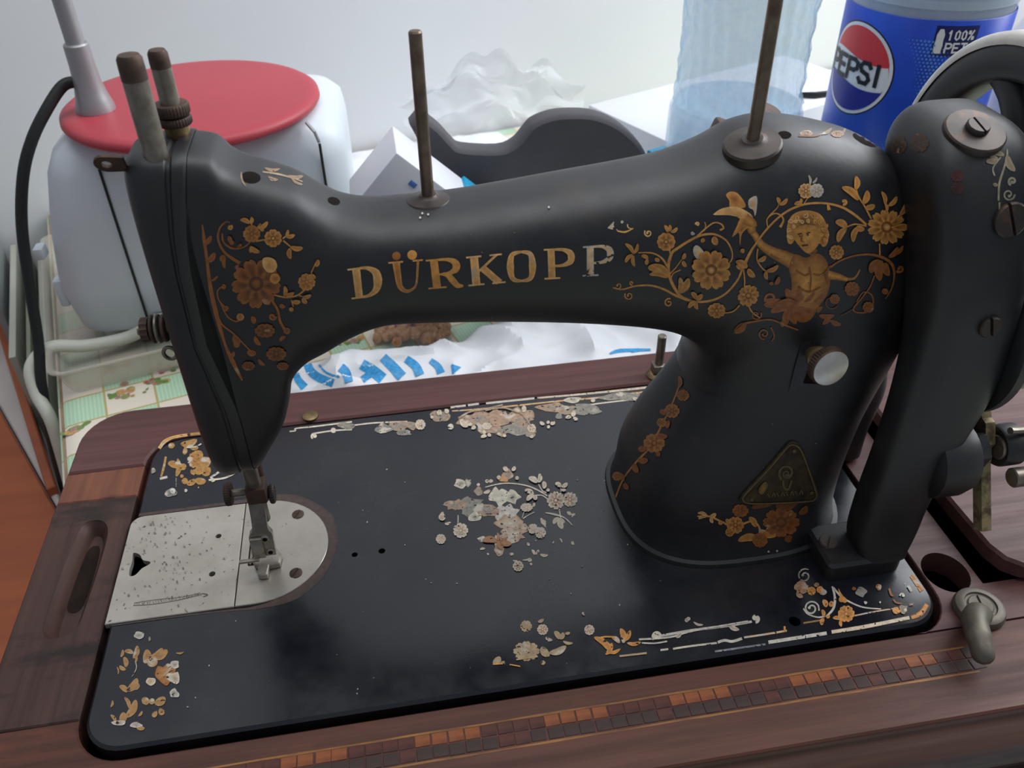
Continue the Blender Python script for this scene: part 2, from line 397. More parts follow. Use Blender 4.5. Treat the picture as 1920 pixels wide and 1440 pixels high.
# table: plain top and legs, an oilcloth printed with green squares and flower bunches over it
mat('table_wood', (0.30, 0.20, 0.12), (0.2, 0.13, 0.08), (10, 60, 60), rough=0.5)
def cloth_material():
    m = bpy.data.materials.new('oilcloth'); m.use_nodes = True; nt = m.node_tree; N = nt.nodes; L = nt.links
    b = N['Principled BSDF']; b.inputs['Roughness'].default_value = 0.35
    tc = N.new('ShaderNodeTexCoord'); mp = N.new('ShaderNodeMapping'); L.new(tc.outputs['Object'], mp.inputs['Vector'])
    mp.inputs['Rotation'].default_value = (0, 0, -math.radians(15.25)); mp.inputs['Scale'].default_value = (1/.062,)*3
    mp.inputs['Location'].default_value = (0.02, 0.62, 0)
    sp = N.new('ShaderNodeSeparateXYZ'); L.new(mp.outputs[0], sp.inputs[0])
    def math_(op, a, b_=None):
        n = N.new('ShaderNodeMath'); n.operation = op
        for i, q in enumerate((a, b_)):
            if q is None: continue
            if isinstance(q, (int, float)): n.inputs[i].default_value = q
            else: L.new(q, n.inputs[i])
        return n.outputs[0]
    fx = math_('FRACT', sp.outputs[0]); fy = math_('FRACT', sp.outputs[1])
    def band(f, lo, hi): return math_('MULTIPLY', math_('GREATER_THAN', f, lo), math_('LESS_THAN', f, hi))
    gx = band(fx, 0.0, 0.45); gy = band(fy, 0.0, 0.5)
    same = math_('ABSOLUTE', math_('SUBTRACT', gx, gy))            # checkerboard of green squares and cream squares
    line = math_('MAXIMUM', math_('MAXIMUM', band(fx, .44, .465), band(fx, .975, 1.0)), math_('MAXIMUM', band(fy, .49, .515), band(fy, .975, 1.0)))
    def mix(fac, A, B):
        n = N.new('ShaderNodeMix'); n.data_type = 'RGBA'
        if isinstance(fac, float): n.inputs[0].default_value = fac
        else: L.new(fac, n.inputs[0])
        for k, q in ((6, A), (7, B)):
            if isinstance(q, tuple): n.inputs[k].default_value = (*q, 1)
            else: L.new(q, n.inputs[k])
        return n.outputs[2]
    st = math_('MULTIPLY', math_('ADD', math_('SINE', math_('MULTIPLY', sp.outputs[0], 150.0)), 1.0), 0.5)
    green = mix(st, (0.42, 0.62, 0.42), (0.52, 0.72, 0.52))
    cream = (0.78, 0.70, 0.58)
    base = mix(same, cream, green)
    base = mix(line, base, (0.50, 0.40, 0.16))
    L.new(base, b.inputs['Base Color'])
    MATS['oilcloth'] = m
cloth_material()
tab = Thing('table', 'wooden table under the green and cream oilcloth', 'table', tb(500, 0, -760))
g = Geo(); g.loft([[tb(2, -500, z), tb(1200, -500, z), tb(1200, 410, z), tb(2, 410, z)] for z in (-78, -52)]); tab.part('table_top', g, 'table_wood')
for a, b in ((40, -460), (1160, -460), (40, 370), (1160, 370)):
    g = Geo(); g.loft([[tb(a-25, b-25, z), tb(a+25, b-25, z), tb(a+25, b+25, z), tb(a-25, b+25, z)] for z in (-760, -78)]); tab.part('leg', g, 'table_wood')
g = Geo(); prof = [(-4.5, -130), (-4.0, -90), (-3, -66), (0, -54.5), (6, -50.6), (14, ZT)] + [(20+i*98, ZT) for i in range(13)]
g.loft([[tb(a, -502+i*38, z) for a, z in prof] for i in range(25)], False, False, closed=False)
cloth_o = single('tablecloth', g, 'oilcloth', 'green and cream checked oilcloth with flower bunches covering the table', 'tablecloth', tb(500, 0, ZT))
# printed flower bunches on the cloth where it shows
rnd = random.Random(5)
RED = (0.42, 0.05, 0.05); OLV = (0.20, 0.24, 0.05); ORG = (0.55, 0.25, 0.06); GRN = (0.10, 0.32, 0.10); MVE = (0.35, 0.16, 0.14); YEL = (0.5, 0.42, 0.1)
def bunch(u, v, r):
    c = at_z(u, v, ZT); pr = Print(lambda x, y: (Vector((x, y, ZT)), Vector((0, 0, 1))), off=0.15)
    for i in range(16):
        a = rnd.uniform(0, 6.3); q = rnd.uniform(.1, 1)*r
        X, Y = c.x+math.cos(a)*q*1.5, c.y+math.sin(a)*q*.9
        k = rnd.choice((RED, OLV, ORG, OLV, MVE, YEL, MVE))
        if i % 3: pr.disc(X, Y, rnd.uniform(1.2, 3.4), k, mixc(k, (.6, .5, .35), .4))
        else: pr.leaf(X, Y, X+rnd.uniform(-7, 7), Y+rnd.uniform(-5, 5), 2, OLV, GRN)
    mesh_object('flower_print', pr.g, 'ink', cloth_o, tb(500, 0, ZT), smooth=0)
bunch(240, 735, 12); bunch(142, 806, 4); bunch(292, 716, 5); bunch(660, 640, 7); bunch(300, 690, 8); bunch(210, 690, 9)

# ================================================================= WOODEN BASE
ZB = -1.6
base = Thing('wooden_plinth', 'reddish brown wooden base board with inlaid border holding the sewing machine', 'wooden base', (200, 90, ZT))
arc = lambda cx, cy, r, a0, a1, n=8: [(cx+r*math.cos(math.radians(a0+(a1-a0)*i/n)), cy+r*math.sin(math.radians(a0+(a1-a0)*i/n))) for i in range(n+1)]
XL, XR, YF, YB = -44.0, 490.0, -43.5, 224.0
o_fl = arc(17, 17, 20.5, 180, 270); o_fr = arc(353, 17, 20.5, 270, 360); o_br = arc(353, 173, 20.5, 0, 90); o_bl = arc(17, 173, 20.5, 90, 180)
rear = [(XR, YB)] + [(XL+26, YB)] + arc(XL+26, YB-26, 26, 90, 180)[1:] + [(XL, 172.3)] + [(-3.5, 172.3)] + o_bl[::-1][1:] + [(353, 193.5), (XR, 193.5)]
g = Geo(); g.prism(rear, -15, ZB, 1.2); base.part('rear_board', g, 'mahogany_rear')
g = Geo(); g.prism([(XL, 149), (-3.5, 148.4), (-3.5, 171.8), (XL, 171.6)], -15, ZB-.3, .7); base.part('patched_board', g, 'patched_wood', label='lighter orange-brown repair strip')
slot = cr([(-30, 66), (-24, 60.5), (-15.5, 64), (-13.5, 80), (-12.5, 112), (-14, 127), (-20, 133), (-27, 130), (-29.5, 110), (-30.5, 85)], 4, True)
g = Geo(); g.prism([(XL, 17), (-3.5, 17), (-3.5, 148), (XL, 148.6)], -15, ZB, .7, holes=[slot]); base.part('left_board', g, 'mahogany_left')
g = Geo(); sl = ccw(slot)
s2 = offset(sl, -2.5); s3 = offset(sl, -4.5)
slot_patch = cr([(-26, 84), (-22, 80), (-18.5, 84), (-17.5, 100), (-18, 118), (-21, 122), (-24.5, 118), (-26, 100)], 5, True)
g.loft([[(x, y, z) for x, y in p] for p, z in ((sl, ZB-.2), (s2, -5), (s3, -9))], False, False)
g.loft([[(x, y, -9) for x, y in s3]], False, True)
base.part('finger_recess', g, 'mahogany_left', label='worn carved hollow beside the bed')
g = Geo(); dk = ccw(slot_patch); g.loft([[(x, y, z) for x, y in p] for p, z in ((dk, -8.9), (offset(dk, -1), -8.6))], False, True); base.part('recess_slot_shade', g, 'slot_shade')  # thin dark patch just above the hollow's floor, slot shade painted as colour
front = [(XL, YF), (XR, YF), (XR, -3.5), (353, -3.5)] + o_fl[::-1] + [(XL, 17)]
front = [(XL, YF), (XR, YF), (XR, -3.5)] + [(353, -3.5)] + o_fl[::-1] + [(XL, 16.7)]
g = Geo(); g.prism(front, -15, ZB, .8); base.part('front_board', g, 'mahogany_front')
g = Geo(); g.prism([(353, -3.2)] + o_fr[1:] + [(373.5, 173)] + o_br[1:] + [(XR, 193.2), (XR, -3.2)], -15, ZB-.15, .5, holes=[circle(384.8, 26.3, 10.6, 12.0, 32), [(398, 17), (484, 17), (484, 188), (398, 188)]]); base.part('right_board', g, 'mahogany_rear')
g = Geo(); prof = [(YF+.3, -2.4), (YF-.6, -4.2), (YF-1.0, -6.5), (YF-3.2, -8.0), (YF-6.5, -10), (YF-9.5, -14.5), (YF-10.6, -21), (YF-9.6, -28), (YF-7.2, -33), (YF-7.0, -36), (YF-11, -38), (YF-12, -44), (YF-12, -49.5), (YF+12, -49.5), (YF+12, -2.4)]
prof = cr(prof[:12], 3) + prof[12:]
g.loft([[(x, y, z) for y, z in prof] for x in (XL-2, 80, 200, 320, XR)]); base.part('front_moulding', g, 'moulding_wood', smooth=40)
for nm, (x0, x1, y0, y1) in dict(left=(XL+1, XL+13, YF+12.5, YB-26), rear=(XL+27, XR, YB-13, YB-1), right=(XR-12, XR-1, YF+12.5, YB-14)).items():
    g = Geo(); g.prism([(x0, y0), (x1, y0), (x1, y1), (x0, y1)], -49.5, -15.3); base.part('side_panel', g, 'mahogany')
g = Geo(); g.prism([(XL+14, YF+13), (XR-14, YF+13), (XR-14, YB-14), (XL+14, YB-14)], -49.5, -46); base.part('bottom_board', g, 'cavity_shade')  # board coloured near-black, shade under the bed put into its colour
# inlaid border
def tile_mesh(mname, wx, wy):
    t = Geo(); t.box((0, 0, 0), (wx, wy, .9), bev=.22)
    me = bpy.data.meshes.new('inlay_tile'); me.from_pydata([tuple(p*S) for p in t.v], [], t.f); me.materials.append(MATS[mname]); return me
TM = {k: tile_mesh(k, 6.0, 4.9) for k in ('inlay_orange', 'inlay_red', 'inlay_dark')}
rnd = random.Random(3)
n_ = 0; x = -36.0
while x < 372:
    ph = int(round((x-183.5)/6.55)) % 8
    for row, yy in ((0, -16.4), (1, -21.9)):
        if row == 0: k = 'inlay_orange' if (ph < 4 and not (x > 350 and ph > 1)) else 'inlay_red'
        else: k = 'inlay_dark' if ph < 5 or rnd.random() < .4 else 'inlay_red'
        if x > 366: k = 'inlay_dark'
        o = bpy.data.objects.new('inlay_tile', TM[k]); COL.objects.link(o); o.parent = base.o
        o.location = (Vector((x+rnd.uniform(-.25, .25), yy+rnd.uniform(-.12, .12), ZB+rnd.uniform(-.22, -.05))) - base.base)*S
        o.rotation_euler = (rnd.uniform(-.01, .01), rnd.uniform(-.015, .015), rnd.uniform(-.02, .02))
    x += 6.55
for yy in (-13.3, -25.4):
    g = Geo(); xs = [-38+i*11 for i in range(38)]
    g.loft([[(xx, yy-.42+.12*math.sin(i*2.1), ZB-.4), (xx, yy+.42+.12*math.sin(i*1.3), ZB-.4), (xx, yy+.42+.12*math.sin(i*1.3), ZB+.06), (xx, yy-.42+.12*math.sin(i*2.1), ZB+.06)] for i, xx in enumerate(xs)]); base.part('inlay_line', g, 'inlay_line')
# compartment lid, latch, hinge bolt
lid = [(404.2, 60), (405, 30), (408, 21), (414, 15.6), (424, 13), (500, 8), (500, 205), (403.5, 205)]
g = Geo(); g.prism(lid, ZB+2.5, 9.5, 1.4); base.part('compartment_lid', g, 'mahogany_rear', label='raised lid board over the accessory compartment')
g = Geo(); lc = Vector((386.5, 3.2, ZB))
g.lathe([(11, 0), (11.2, 1.5), (10.4, 3.6), (8.8, 4.6), (7.0, 4.6), (6.6, 3.8), (0.01, 3.8)], lc, n=36)
lat = base.part('latch', g, 'latch_steel', label='grey steel turn latch with slotted screw')
g = Geo(); path = cr([lc+Vector((-2, -4, 2)), lc+Vector((-8, -7.5, 8.5)), lc+Vector((-13.5, -13, 11.5)), lc+Vector((-17, -22, 11)), lc+Vector((-18, -30, 7))], 6)
rr = [5.2]*6+[5.6]*6+[5.2]*6+[4.6]*4+[4.2, 3.2, 1.4]
g.tube(path, (rr+[3.6]*30)[:len(path)], 16); base.part('latch_finger', g, 'latch_steel', lat)
def screw_head(c, axis, r, h, slot=0.9, turn=0.0):
    """slotted screw head: two half discs with a real slot between them"""
    g = Geo(); a = Vector(axis).normalized(); u = a.orthogonal().normalized(); u = (Matrix.Rotation(turn, 3, a) @ u); w_ = a.cross(u); c = Vector(c)
    for sgn in (1, -1):
        pts = []
        a0 = math.asin(min(.9, slot/2/r))
        for i in range(13):
            q = a0 + (math.pi-2*a0)*i/12
            pts.append((math.cos(q)*r, sgn*math.sin(q)*r))
        def P(k, hh): return [c + u*x*k + w_*(y*k if abs(y) > slot else y) + a*hh for x, y in pts]
        g.loft([P(1, 0), P(1, h*.75), P(.9, h)])
    g.lathe([(r*.98, 0), (r*.98, h*.35)], c, a, 20)
    return g
base.part('latch_screw', screw_head(lc+Vector((0, 0, 3.0)), (0, 0, 1), 5.6, 1.6, 1.1, .6), 'latch_steel', lat)
hb = Vector((297.5, 199.5, ZB))
g = Geo(); g.lathe([(7, 0), (7.2, 1.2), (5.6, 3.0), (5.2, 3.2)], hb, n=24); hbo = base.part('hinge_bolt', g, 'brass', label='upright steel bolt on the rear board')
g = Geo(); g.box(hb+Vector((-.4, 0, 6)), (7.5, 7.5, 6.5), bev=.6); base.part('nut', g, 'old_steel', hbo)
g = Geo(); g.cyl(hb+Vector((0, 0, 3)), hb+Vector((0, 0, 30)), 2.7, bev=.5); base.part('bolt_shank', g, 'old_steel', hbo)
g = Geo(); g.lathe([(4.5, 0), (4.5, 1.2), (3.2, 1.8)], (86, 197.5, ZB), n=20); base.part('brass_stud', g, 'brass')

# ================================================================= SEWING MACHINE
sm = Thing('sewing_machine', 'antique black sewing machine with gold lettering and flower prints', 'sewing machine', (185, 95, -9))
NPY0, NPY1, NPX = 62.6, 130.2, 97.4
_c, _r = (NPY0+NPY1)/2, (NPY1-NPY0)/2
notch = [(0, NPY1)] + [(NPX-_r, NPY1)] + arc(NPX-_r, _c, _r, 90, -90, 20)[1:-1] + [(NPX-_r, NPY0), (0, NPY0)]
bed = arc(17, 17, 17, 180, 270) + arc(353, 17, 17, 270, 360) + arc(353, 173, 17, 0, 90) + arc(17, 173, 17, 90, 180) + notch
bh = [circle(at_z(665, 1040).x, at_z(665, 1040).y, 1.5, n=12), circle(at_z(716, 1033).x, at_z(716, 1033).y, 1.7, n=12), circle(at_z(1490, 1165).x, at_z(1490, 1165).y, 2.6, n=14)]
g = Geo(); g.prism(bed, -9, 0, 1.3, holes=bh); sm.part('bed', g, 'bed_enamel', smooth=30)
# steel plates let into the bed
seam = 54.6
hole_t = [at_z(u, v, .3) for u, v in ((250, 1037), (262, 1040), (268, 1050), (281, 1053), (280, 1058), (266, 1066), (254, 1078), (243, 1080), (243, 1068), (248, 1052))]
hole_t = cr([(p.x, p.y) for p in hole_t], 3, True)
sh = [circle(at_z(u, v).x, at_z(u, v).y, r, n=12) for u, v, r in ((410, 1006, 1.5), (398, 1077, 1.6))]
g = Geo(); g.prism([(-2.2, NPY0+.4)] + [(seam-.25, NPY0+.4), (seam-.25, NPY1-.4)] + arc(4, NPY1-6.4, 6, 90, 180, 5), -2.6, .35, .3, holes=[hole_t]+sh); sl_p = sm.part('slide_plate', g, 'steel', label='pitted steel slide plate with keyhole cut-out', smooth=30)
fp = at_z(478, 1052)
slot_h = rrect(fp.x-3.2, fp.y-3, fp.x+2.6, fp.y+14, 1)
g = Geo(); g.prism([(seam+.25, NPY1-.4), (seam+.25, NPY0+.4), (NPX-_r, NPY0+.4)] + arc(NPX-_r, _c, _r-.4, -90, 90, 24)[1:], -2.6, .35, .3, holes=[slot_h]); npl = sm.part('needle_plate', g, 'steel_clean', label='polished steel needle plate with two slotted screws', smooth=30)
for u, v in ((559, 965), (555, 1075)):
    sm.part('plate_screw', screw_head(at_z(u, v, .2), (0, 0, 1), 3.0, .7, .8, .3), 'rust', npl)
g = Geo()
for k in range(3): g.prism(rrect(fp.x-2.6+k*1.8, fp.y-2.2, fp.x-1.4+k*1.8, fp.y+13, .3, 2), -2.4, .5, .2)
sm.part('feed_dog', g, 'old_steel', npl)
pr = Print(lambda x, y: (Vector((x, y, 0)), Vector((0, 0, 1))), off=0.10)
bc = (0.085, 0.055, 0.043)
pr.ribbon([(1, NPY1+1.0), (30, NPY1+1.2), (NPX-_r, NPY1+1.6)] + [(x, y) for x, y in arc(NPX-_r, _c, _r+1.8, 88, -88, 12)] + [(NPX-_r-4, NPY0-1.8), (54, NPY0-1.4), (30, NPY0-.6), (1, NPY0-.6)], [1.0, 1.2, 2.0, 3.2, 2.6, 3.6, 2.4, 2.2, 3.0, 3.4, 1.2, .6, .5, .4], bc, mixc(bc, (.04, .03, .028), .6), k=5, nc=3)
sm.part('bare_metal_rim', pr.g, 'ink', smooth=0)
# arm, shoulder and pillar: one casting
ST = [(75.2,135.5,0.0,70.6,20.0,6.0),(80.6,135.0,3.6,69.4,20.0,5.6),(86.9,137.7,3.0,62.1,20.5,5.0),(92.8,141.7,2.0,55.2,21.0,4.5),(98.4,146.4,3.1,47.9,21.5,4.0),(103.2,149.9,5.0,41.5,22.0,3.6),(108.9,151.9,4.5,36.9,22.5,3.2),(116.7,151.6,3.5,31.9,23.0,3.0),(125.2,152.1,2.1,27.0,23.5,2.8),(135.0,152.8,1.8,23.7,24.0,2.7),(145.6,153.1,2.2,23.1,24.5,2.6),(167.7,152.3,0.7,24.3,25.5,2.5),(190.8,151.9,-0.5,26.6,26.5,2.5),(214.1,151.2,-2.1,29.6,27.5,2.5),(235.8,150.2,-2.2,32.8,28.5,2.5),(252.0,149.8,1.0,35.9,29.5,2.5),(264.2,150.7,5.0,40.3,30.5,2.5),(273.3,151.4,7.8,45.3,31.5,2.5),(281.2,150.6,12.5,47.5,32.0,2.5),(291.2,146.7,20.7,48.0,32.5,2.5),(301.3,141.4,30.3,46.3,33.0,2.5),(309.4,133.9,38.4,42.3,33.0,2.5),(315.0,123.8,44.4,35.1,33.0,2.6),(318.3,112.9,48.3,27.2,33.0,2.7),(319.4,102.5,49.8,19.6,33.5,2.8),(318.7,95.8,49.5,15.3,34.0,2.8),(314.8,82.0,48.5,8.7,35.0,2.8),(308.0,63.4,48.6,3.1,37.0,2.8),(302.5,47.8,50.8,0.0,39.0,2.8),(298.5,30.2,52.2,-2.0,42.0,2.8),(297.5,15.0,52.6,-1.5,44.5,2.8),(297.5,6,53.5,-.5,46.5,2.8),(297.5,2.6,54.5,0,47.5,2.8),(297.5,2.2,56.5,0,49.5,2.8),(297.5,0.1,57,0,50,2.8)]
YC = 95.0
BEND = [(60, 0), (70, .3), (84, .9), (100, 1), (116, 0), (134, -3.7), (150, -4.3), (164, -2.6), (179, -.7), (203, 4.3), (210, 5.2)]
def bend(z):
    for (z0, b0), (z1, b1) in zip(BEND[:-1], BEND[1:]):
        if z <= z1: return b0+(b1-b0)*max(0, (z-z0)/(z1-z0))
    return BEND[-1][1]
def sring(c, s_, a, n, M=72, yc=YC, w=0.0):
    out = []
    for j in range(M):
        t = 2*math.pi*j/M; ct, st = math.cos(t), math.sin(t)
        k1 = math.copysign(abs(st)**(2/n), st); k2 = math.copysign(abs(ct)**(2/n), ct)
        z = c[1]+s_[1]*k1; out.append(Vector((c[0]+s_[0]*k1+w*bend(z), yc+a*k2, z)))
    return out
ST = [q+((1.0, .55, .2, .05)[i] if i < 4 else 0.0,) for i, q in enumerate(ST)]   # last value: how far the slice follows the curved joint of the face plate
dense = cr(ST[:-4], 6) + ST[-4:]
ARM = Geo(); ARM.loft([sring((q[0], q[1]), (q[2], q[3]), q[4], q[5], w=q[6]) for q in dense])
sm.part('arm_and_pillar', ARM, 'enamel', smooth=50)
ARMB = bvh(ARM)
def on_arm(u, v, B=ARMB):
    d = ray(u, v).normalized(); h = B.ray_cast(CAM, d)
    if h[0] is None: return None
    n = h[1]; n = -n if n.dot(d) > 0 else n
    return h[0], n
# face plate closing the head on the left
FS = [(75.0,135.5,0,70.9,20.4,6,1),(74.0,135.5,0,71.2,20.9,6,1),(71.0,135.3,0,71.2,20.9,6,.85),(70.4,135.3,0,70.2,20.0,6,.8),(69.6,135.3,0,70.2,20.0,6,.75),(69.0,135.2,0,71.2,20.6,6,.7),(64.5,134.8,0,72.0,20.4,6,.4),(61.0,134.8,0,71.6,19.6,5.5,.2),(58.9,135.0,0,70.0,18.0,5.0,.1),(57.6,135.6,0,67.0,15.0,4.5,0)]
FP = Geo(); FP.loft([sring((q[0], q[1]), (q[2], q[3]), q[4], q[5], w=q[6]) for q in FS]); fpo = sm.part('face_plate', FP, 'enamel', smooth=28)
FPB = bvh(FP)
# needle bar and presser bar standing out of the head
g = Geo(); g.lathe([(4.0, -8), (4.0, 28.5), (3.9, 31.5), (3.2, 32.6), (0.01, 32.8)], (69.6, 84.5, 206), n=24); nb = sm.part('needle_bar', g, 'old_steel')
g = Geo(); g.lathe([(4.06, 25), (4.06, 28.7), (3.95, 31.6), (3.25, 32.75), (.01, 32.9)], (69.6, 84.5, 206), n=24); sm.part('bar_tip', g, 'rust', nb)
px, py = 74.2, 103.0
g = Geo(); g.lathe([(3.3, 4), (3.3, 25.2), (3.2, 27.6), (2.6, 28.6), (.01, 28.8)], (px, py, 206), n=22); pbar = sm.part('presser_bar', g, 'old_steel')
g = Geo(); g.lathe([(3.36, 23), (3.36, 25.4), (3.26, 27.7), (2.65, 28.75), (.01, 28.9)], (px, py, 206), n=22); sm.part('bar_tip', g, 'rust', pbar)
g = Geo(); g.lathe([(4.2, -1), (4.2, 4.2), (5.2, 5.0)], (px, py, 205.2), n=24); ps = sm.part('pressure_screw', g, 'brass')
def knurl(c, axis, r, h, n=40, d=.35, bev=.5):
    g = Geo(); a = Vector(axis).normalized(); u = a.orthogonal().normalized(); w_ = a.cross(u); c = Vector(c); M = n*2
    def ring(k, hh, dd): return [c + a*hh + (u*math.cos(2*math.pi*j/M)+w_*math.sin(2*math.pi*j/M))*((r-(dd if j % 2 else 0))*k) for j in range(M)]
    g.loft([ring((r-bev)/r, 0, 0), ring(1, bev, d), ring(1, h-bev, d), ring((r-bev)/r, h, 0)]); return g
sm.part('knurled_nut', knurl((px, py, 209.6), (0, 0, 1), 5.9, 2.9, 34), 'rust', ps)
sm.part('knurled_nut', knurl((px, py, 213.2), (0, 0, 1), 6.0, 3.8, 34), 'rust', ps)
# thread guide tab with a hole
tabp = []
P0, P1 = at_y(176, 306, 82), at_y(236, 306, 82)
L_ = (P1-P0).length; r_ = 3.9
poly = [(L_, -r_*.9), (L_, r_*.9)] + [(r_ + r_*math.cos(a), r_*math.sin(a)) for a in [math.pi/2 + math.pi*i/12 for i in range(13)]]
ax = (P1-P0).normalized(); az = Vector((0, -.5, .87)); az = (az-ax*az.dot(ax)).normalized(); an = ax.cross(az)
g = Geo(); g.prism(poly, -.6, .6, .2, holes=[circle(r_, 0, 1.7, n=16)], xf=lambda p: P0 + ax*p.x + az*p.y - an*p.z); sm.part('thread_guide', g, 'rust')
# tension discs on the face plate
tc_ = at_y(305, 615, 88)
tn = None
for dx, r, h, m_ in ((-3.0, 5.4, 1.6, 'rust'), (-5.2, 5.8, 1.4, 'old_steel'), (-7.0, 5.6, 1.2, 'rust'), (-10.6, 4.9, 2.8, 'rust')):
    q = knurl(tc_+Vector((dx+3, 0, 0)), (1, 0, 0), r, h, 14 if h > 2 else 30, .7 if h > 2 else .1, .4)
    if tn is None: tn = sm.part('tension_disc', q, m_)
    else: sm.part('tension_disc', q, m_, tn)
g = Geo(); g.cyl(tc_+Vector((-9, 0, 0)), tc_+Vector((10, 0, 0)), 2.0); sm.part('tension_stud', g, 'old_steel', tn)
rc = at_y(319, 662, 88)
g = Geo(); g.tube([rc+Vector((2.4*math.cos(a), -.3*math.sin(a), 3.0*math.sin(a))) for a in [2*math.pi*i/16 for i in range(17)]], .8, 8); sm.part('thread_eye', g, 'old_steel')
# bars, clamp and presser foot under the head
g = Geo(); g.cyl((71.5, 99, 46), (71.5, 99, 70), 2.9, bev=.3); nbl = sm.part('needle_bar_end', g, 'rust')
g = Geo(); g.cyl((71.5, 99, 20), (71.5, 99, 47), .6, .3, 8); sm.part('needle', g, 'steel_clean', nbl)
g = Geo(); g.cyl((70.8, 90.5, 26), (70.8, 90.5, 70), 3.3, bev=.3); pbl = sm.part('presser_bar_end', g, 'old_steel')
g = Geo(); g.box((71.2, 91, 44), (9.0, 9.5, 9), bev=1.0); sm.part('foot_clamp', g, 'rust', pbl)
sm.part('clamp_screw', knurl((57.4, 90.5, 44.5), (1, 0, 0), 5.4, 2.8, 30), 'rust', pbl)
g = Geo(); g.cyl((60, 90.5, 44.5), (68, 90.5, 44.5), 2.0); sm.part('clamp_screw_shank', g, 'old_steel', pbl)
sm.part('clamp_screw', knurl((76.2, 92, 40), (1, 0, 0), 4.6, 2.2, 26), 'dull_steel', pbl)
ft = Geo()
shank = cr([(70.4, 88.0, 41), (70.0, 87.2, 33), (69.3, 86.6, 25), (68.9, 86.2, 21), (68.6, 85.9, 15), (68.4, 85.6, 8)], 4)
wd_ = [3.4]*8+[3.6, 3.8, 4.4, 5.0, 5.3]+[5.4]*10
ft.loft([[(x-wx, y-1.4, z), (x+wx, y-1.4, z), (x+wx, y+1.6, z), (x-wx, y+1.6, z)] for (x, y, z), wx in zip(shank, wd_)])
foot = sm.part('presser_foot', ft, 'foot_steel', label='worn steel presser foot', smooth=25)
g = Geo(); g.box((66.6, 83.6, 14.5), (5.2, 1.6, 13), bev=.4); sm.part('foot_guide', g, 'foot_steel', foot, smooth=25)
g = Geo(); g.prism([(64.8, 77.0), (66.4, 76.4), (69.2, 76.4), (69.8, 82), (74.6, 82.5), (75.2, 88), (73, 92), (63.0, 92), (62.5, 84), (64.6, 83)], .9, 4.0, .5); sm.part('foot_toe', g, 'foot_steel', foot, smooth=25)
g = Geo(); g.box((61.4, 82.2, 8.2), (9.4, 1.8, 1.4), bev=.3); sm.part('foot_bar', g, 'foot_steel', foot, smooth=25)
for zz, xx in ((19.5, 70.6), (10.5, 71.6)):
    g = Geo(); g.cyl((xx, 85.2, zz), (xx, 83.6, zz), 2.0, bev=.3, n=16); fs = sm.part('foot_screw', g, 'foot_steel', foot)
    g = Geo(); g.cyl((xx, 83.7, zz), (xx, 83.45, zz), 1.1, n=12); sm.part('screw_hole_shade', g, 'cavity_shade', foot)  # thin near-black disc on the screw, shade of a hole as colour
# spool pins
for u, v, zt, r, rw in ((803, 374, 237.5, 2.35, 8.6), (1411, 268, 290, 2.5, 10.6)):
    p, n = on_arm(u, v); n = (n+Vector((0, 0, .6))).normalized()
    g = Geo(); g.lathe([(rw+.4, -3.5), (rw+.2, -.5), (rw-.5, .3), (rw*.55, 1.1), (rw*.42, 1.6), (rw*.36, 2.2)], p, n, 32); wsh = sm.part('pin_washer', g, 'dull_steel')
    g = Geo(); g.lathe([(r, -6), (r, zt-p.z-.6), (r-.5, zt-p.z), (.01, zt-p.z+.2)], p, (0, 0, 1), 20); sm.part('spool_pin', g, 'pin_steel', wsh)
# oil holes as flat near-black discs, the shade inside put into the colour
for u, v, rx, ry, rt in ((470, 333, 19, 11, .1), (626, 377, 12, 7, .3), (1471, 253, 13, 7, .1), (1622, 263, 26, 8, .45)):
    pr = Print(on_arm, off=.12); pr.disc(u, v, rx, (.002,)*3, (.004,)*3, ry, rt); sm.part('oil_hole_shade', pr.g, 'cavity_shade', smooth=0)
# stitch length lever with nickel knob
pr = Print(on_arm, off=.15); pr.blob([(1503, 640), (1552, 632), (1566, 690), (1556, 732), (1478, 735)], (.05, .05, .055), (.03, .03, .034), sm=False, rings=3)
lp = sm.part('lever_plate', pr.g, 'ink', smooth=0)
pr = Print(on_arm, off=.4); pr.blob([(1524, 668), (1545, 668), (1548, 720), (1506, 718)], (.002,)*3, sm=False, rings=3); sm.part('lever_slot_shade', pr.g, 'cavity_shade', lp, smooth=0)  # flat near-black patch, the slot's inner shade painted on
kp, kn = on_arm(1522, 660); kx = Vector((.10, -1, .10)).normalized()
g = Geo(); g.lathe([(3.0, -2), (3.0, 2.6), (4.6, 3.2), (4.8, 4.8), (3.6, 5.8), (2.6, 6.4), (2.6, 11)], kp, kx, 26); ks = sm.part('lever_stem', g, 'brass', lp)
kc = kp+kx*9.5
sm.part('lever_knob', knurl(kc, kx, 8.4, 4.6, 44, .4, .8), 'rust', lp)
g = Geo(); g.lathe([(7.7, 0), (7.7, .35), (7.3, .5), (.01, .55)], kc+kx*4.5, kx, 40); sm.part('knob_face', g, 'nickel', lp, label='scratched nickel knob face')
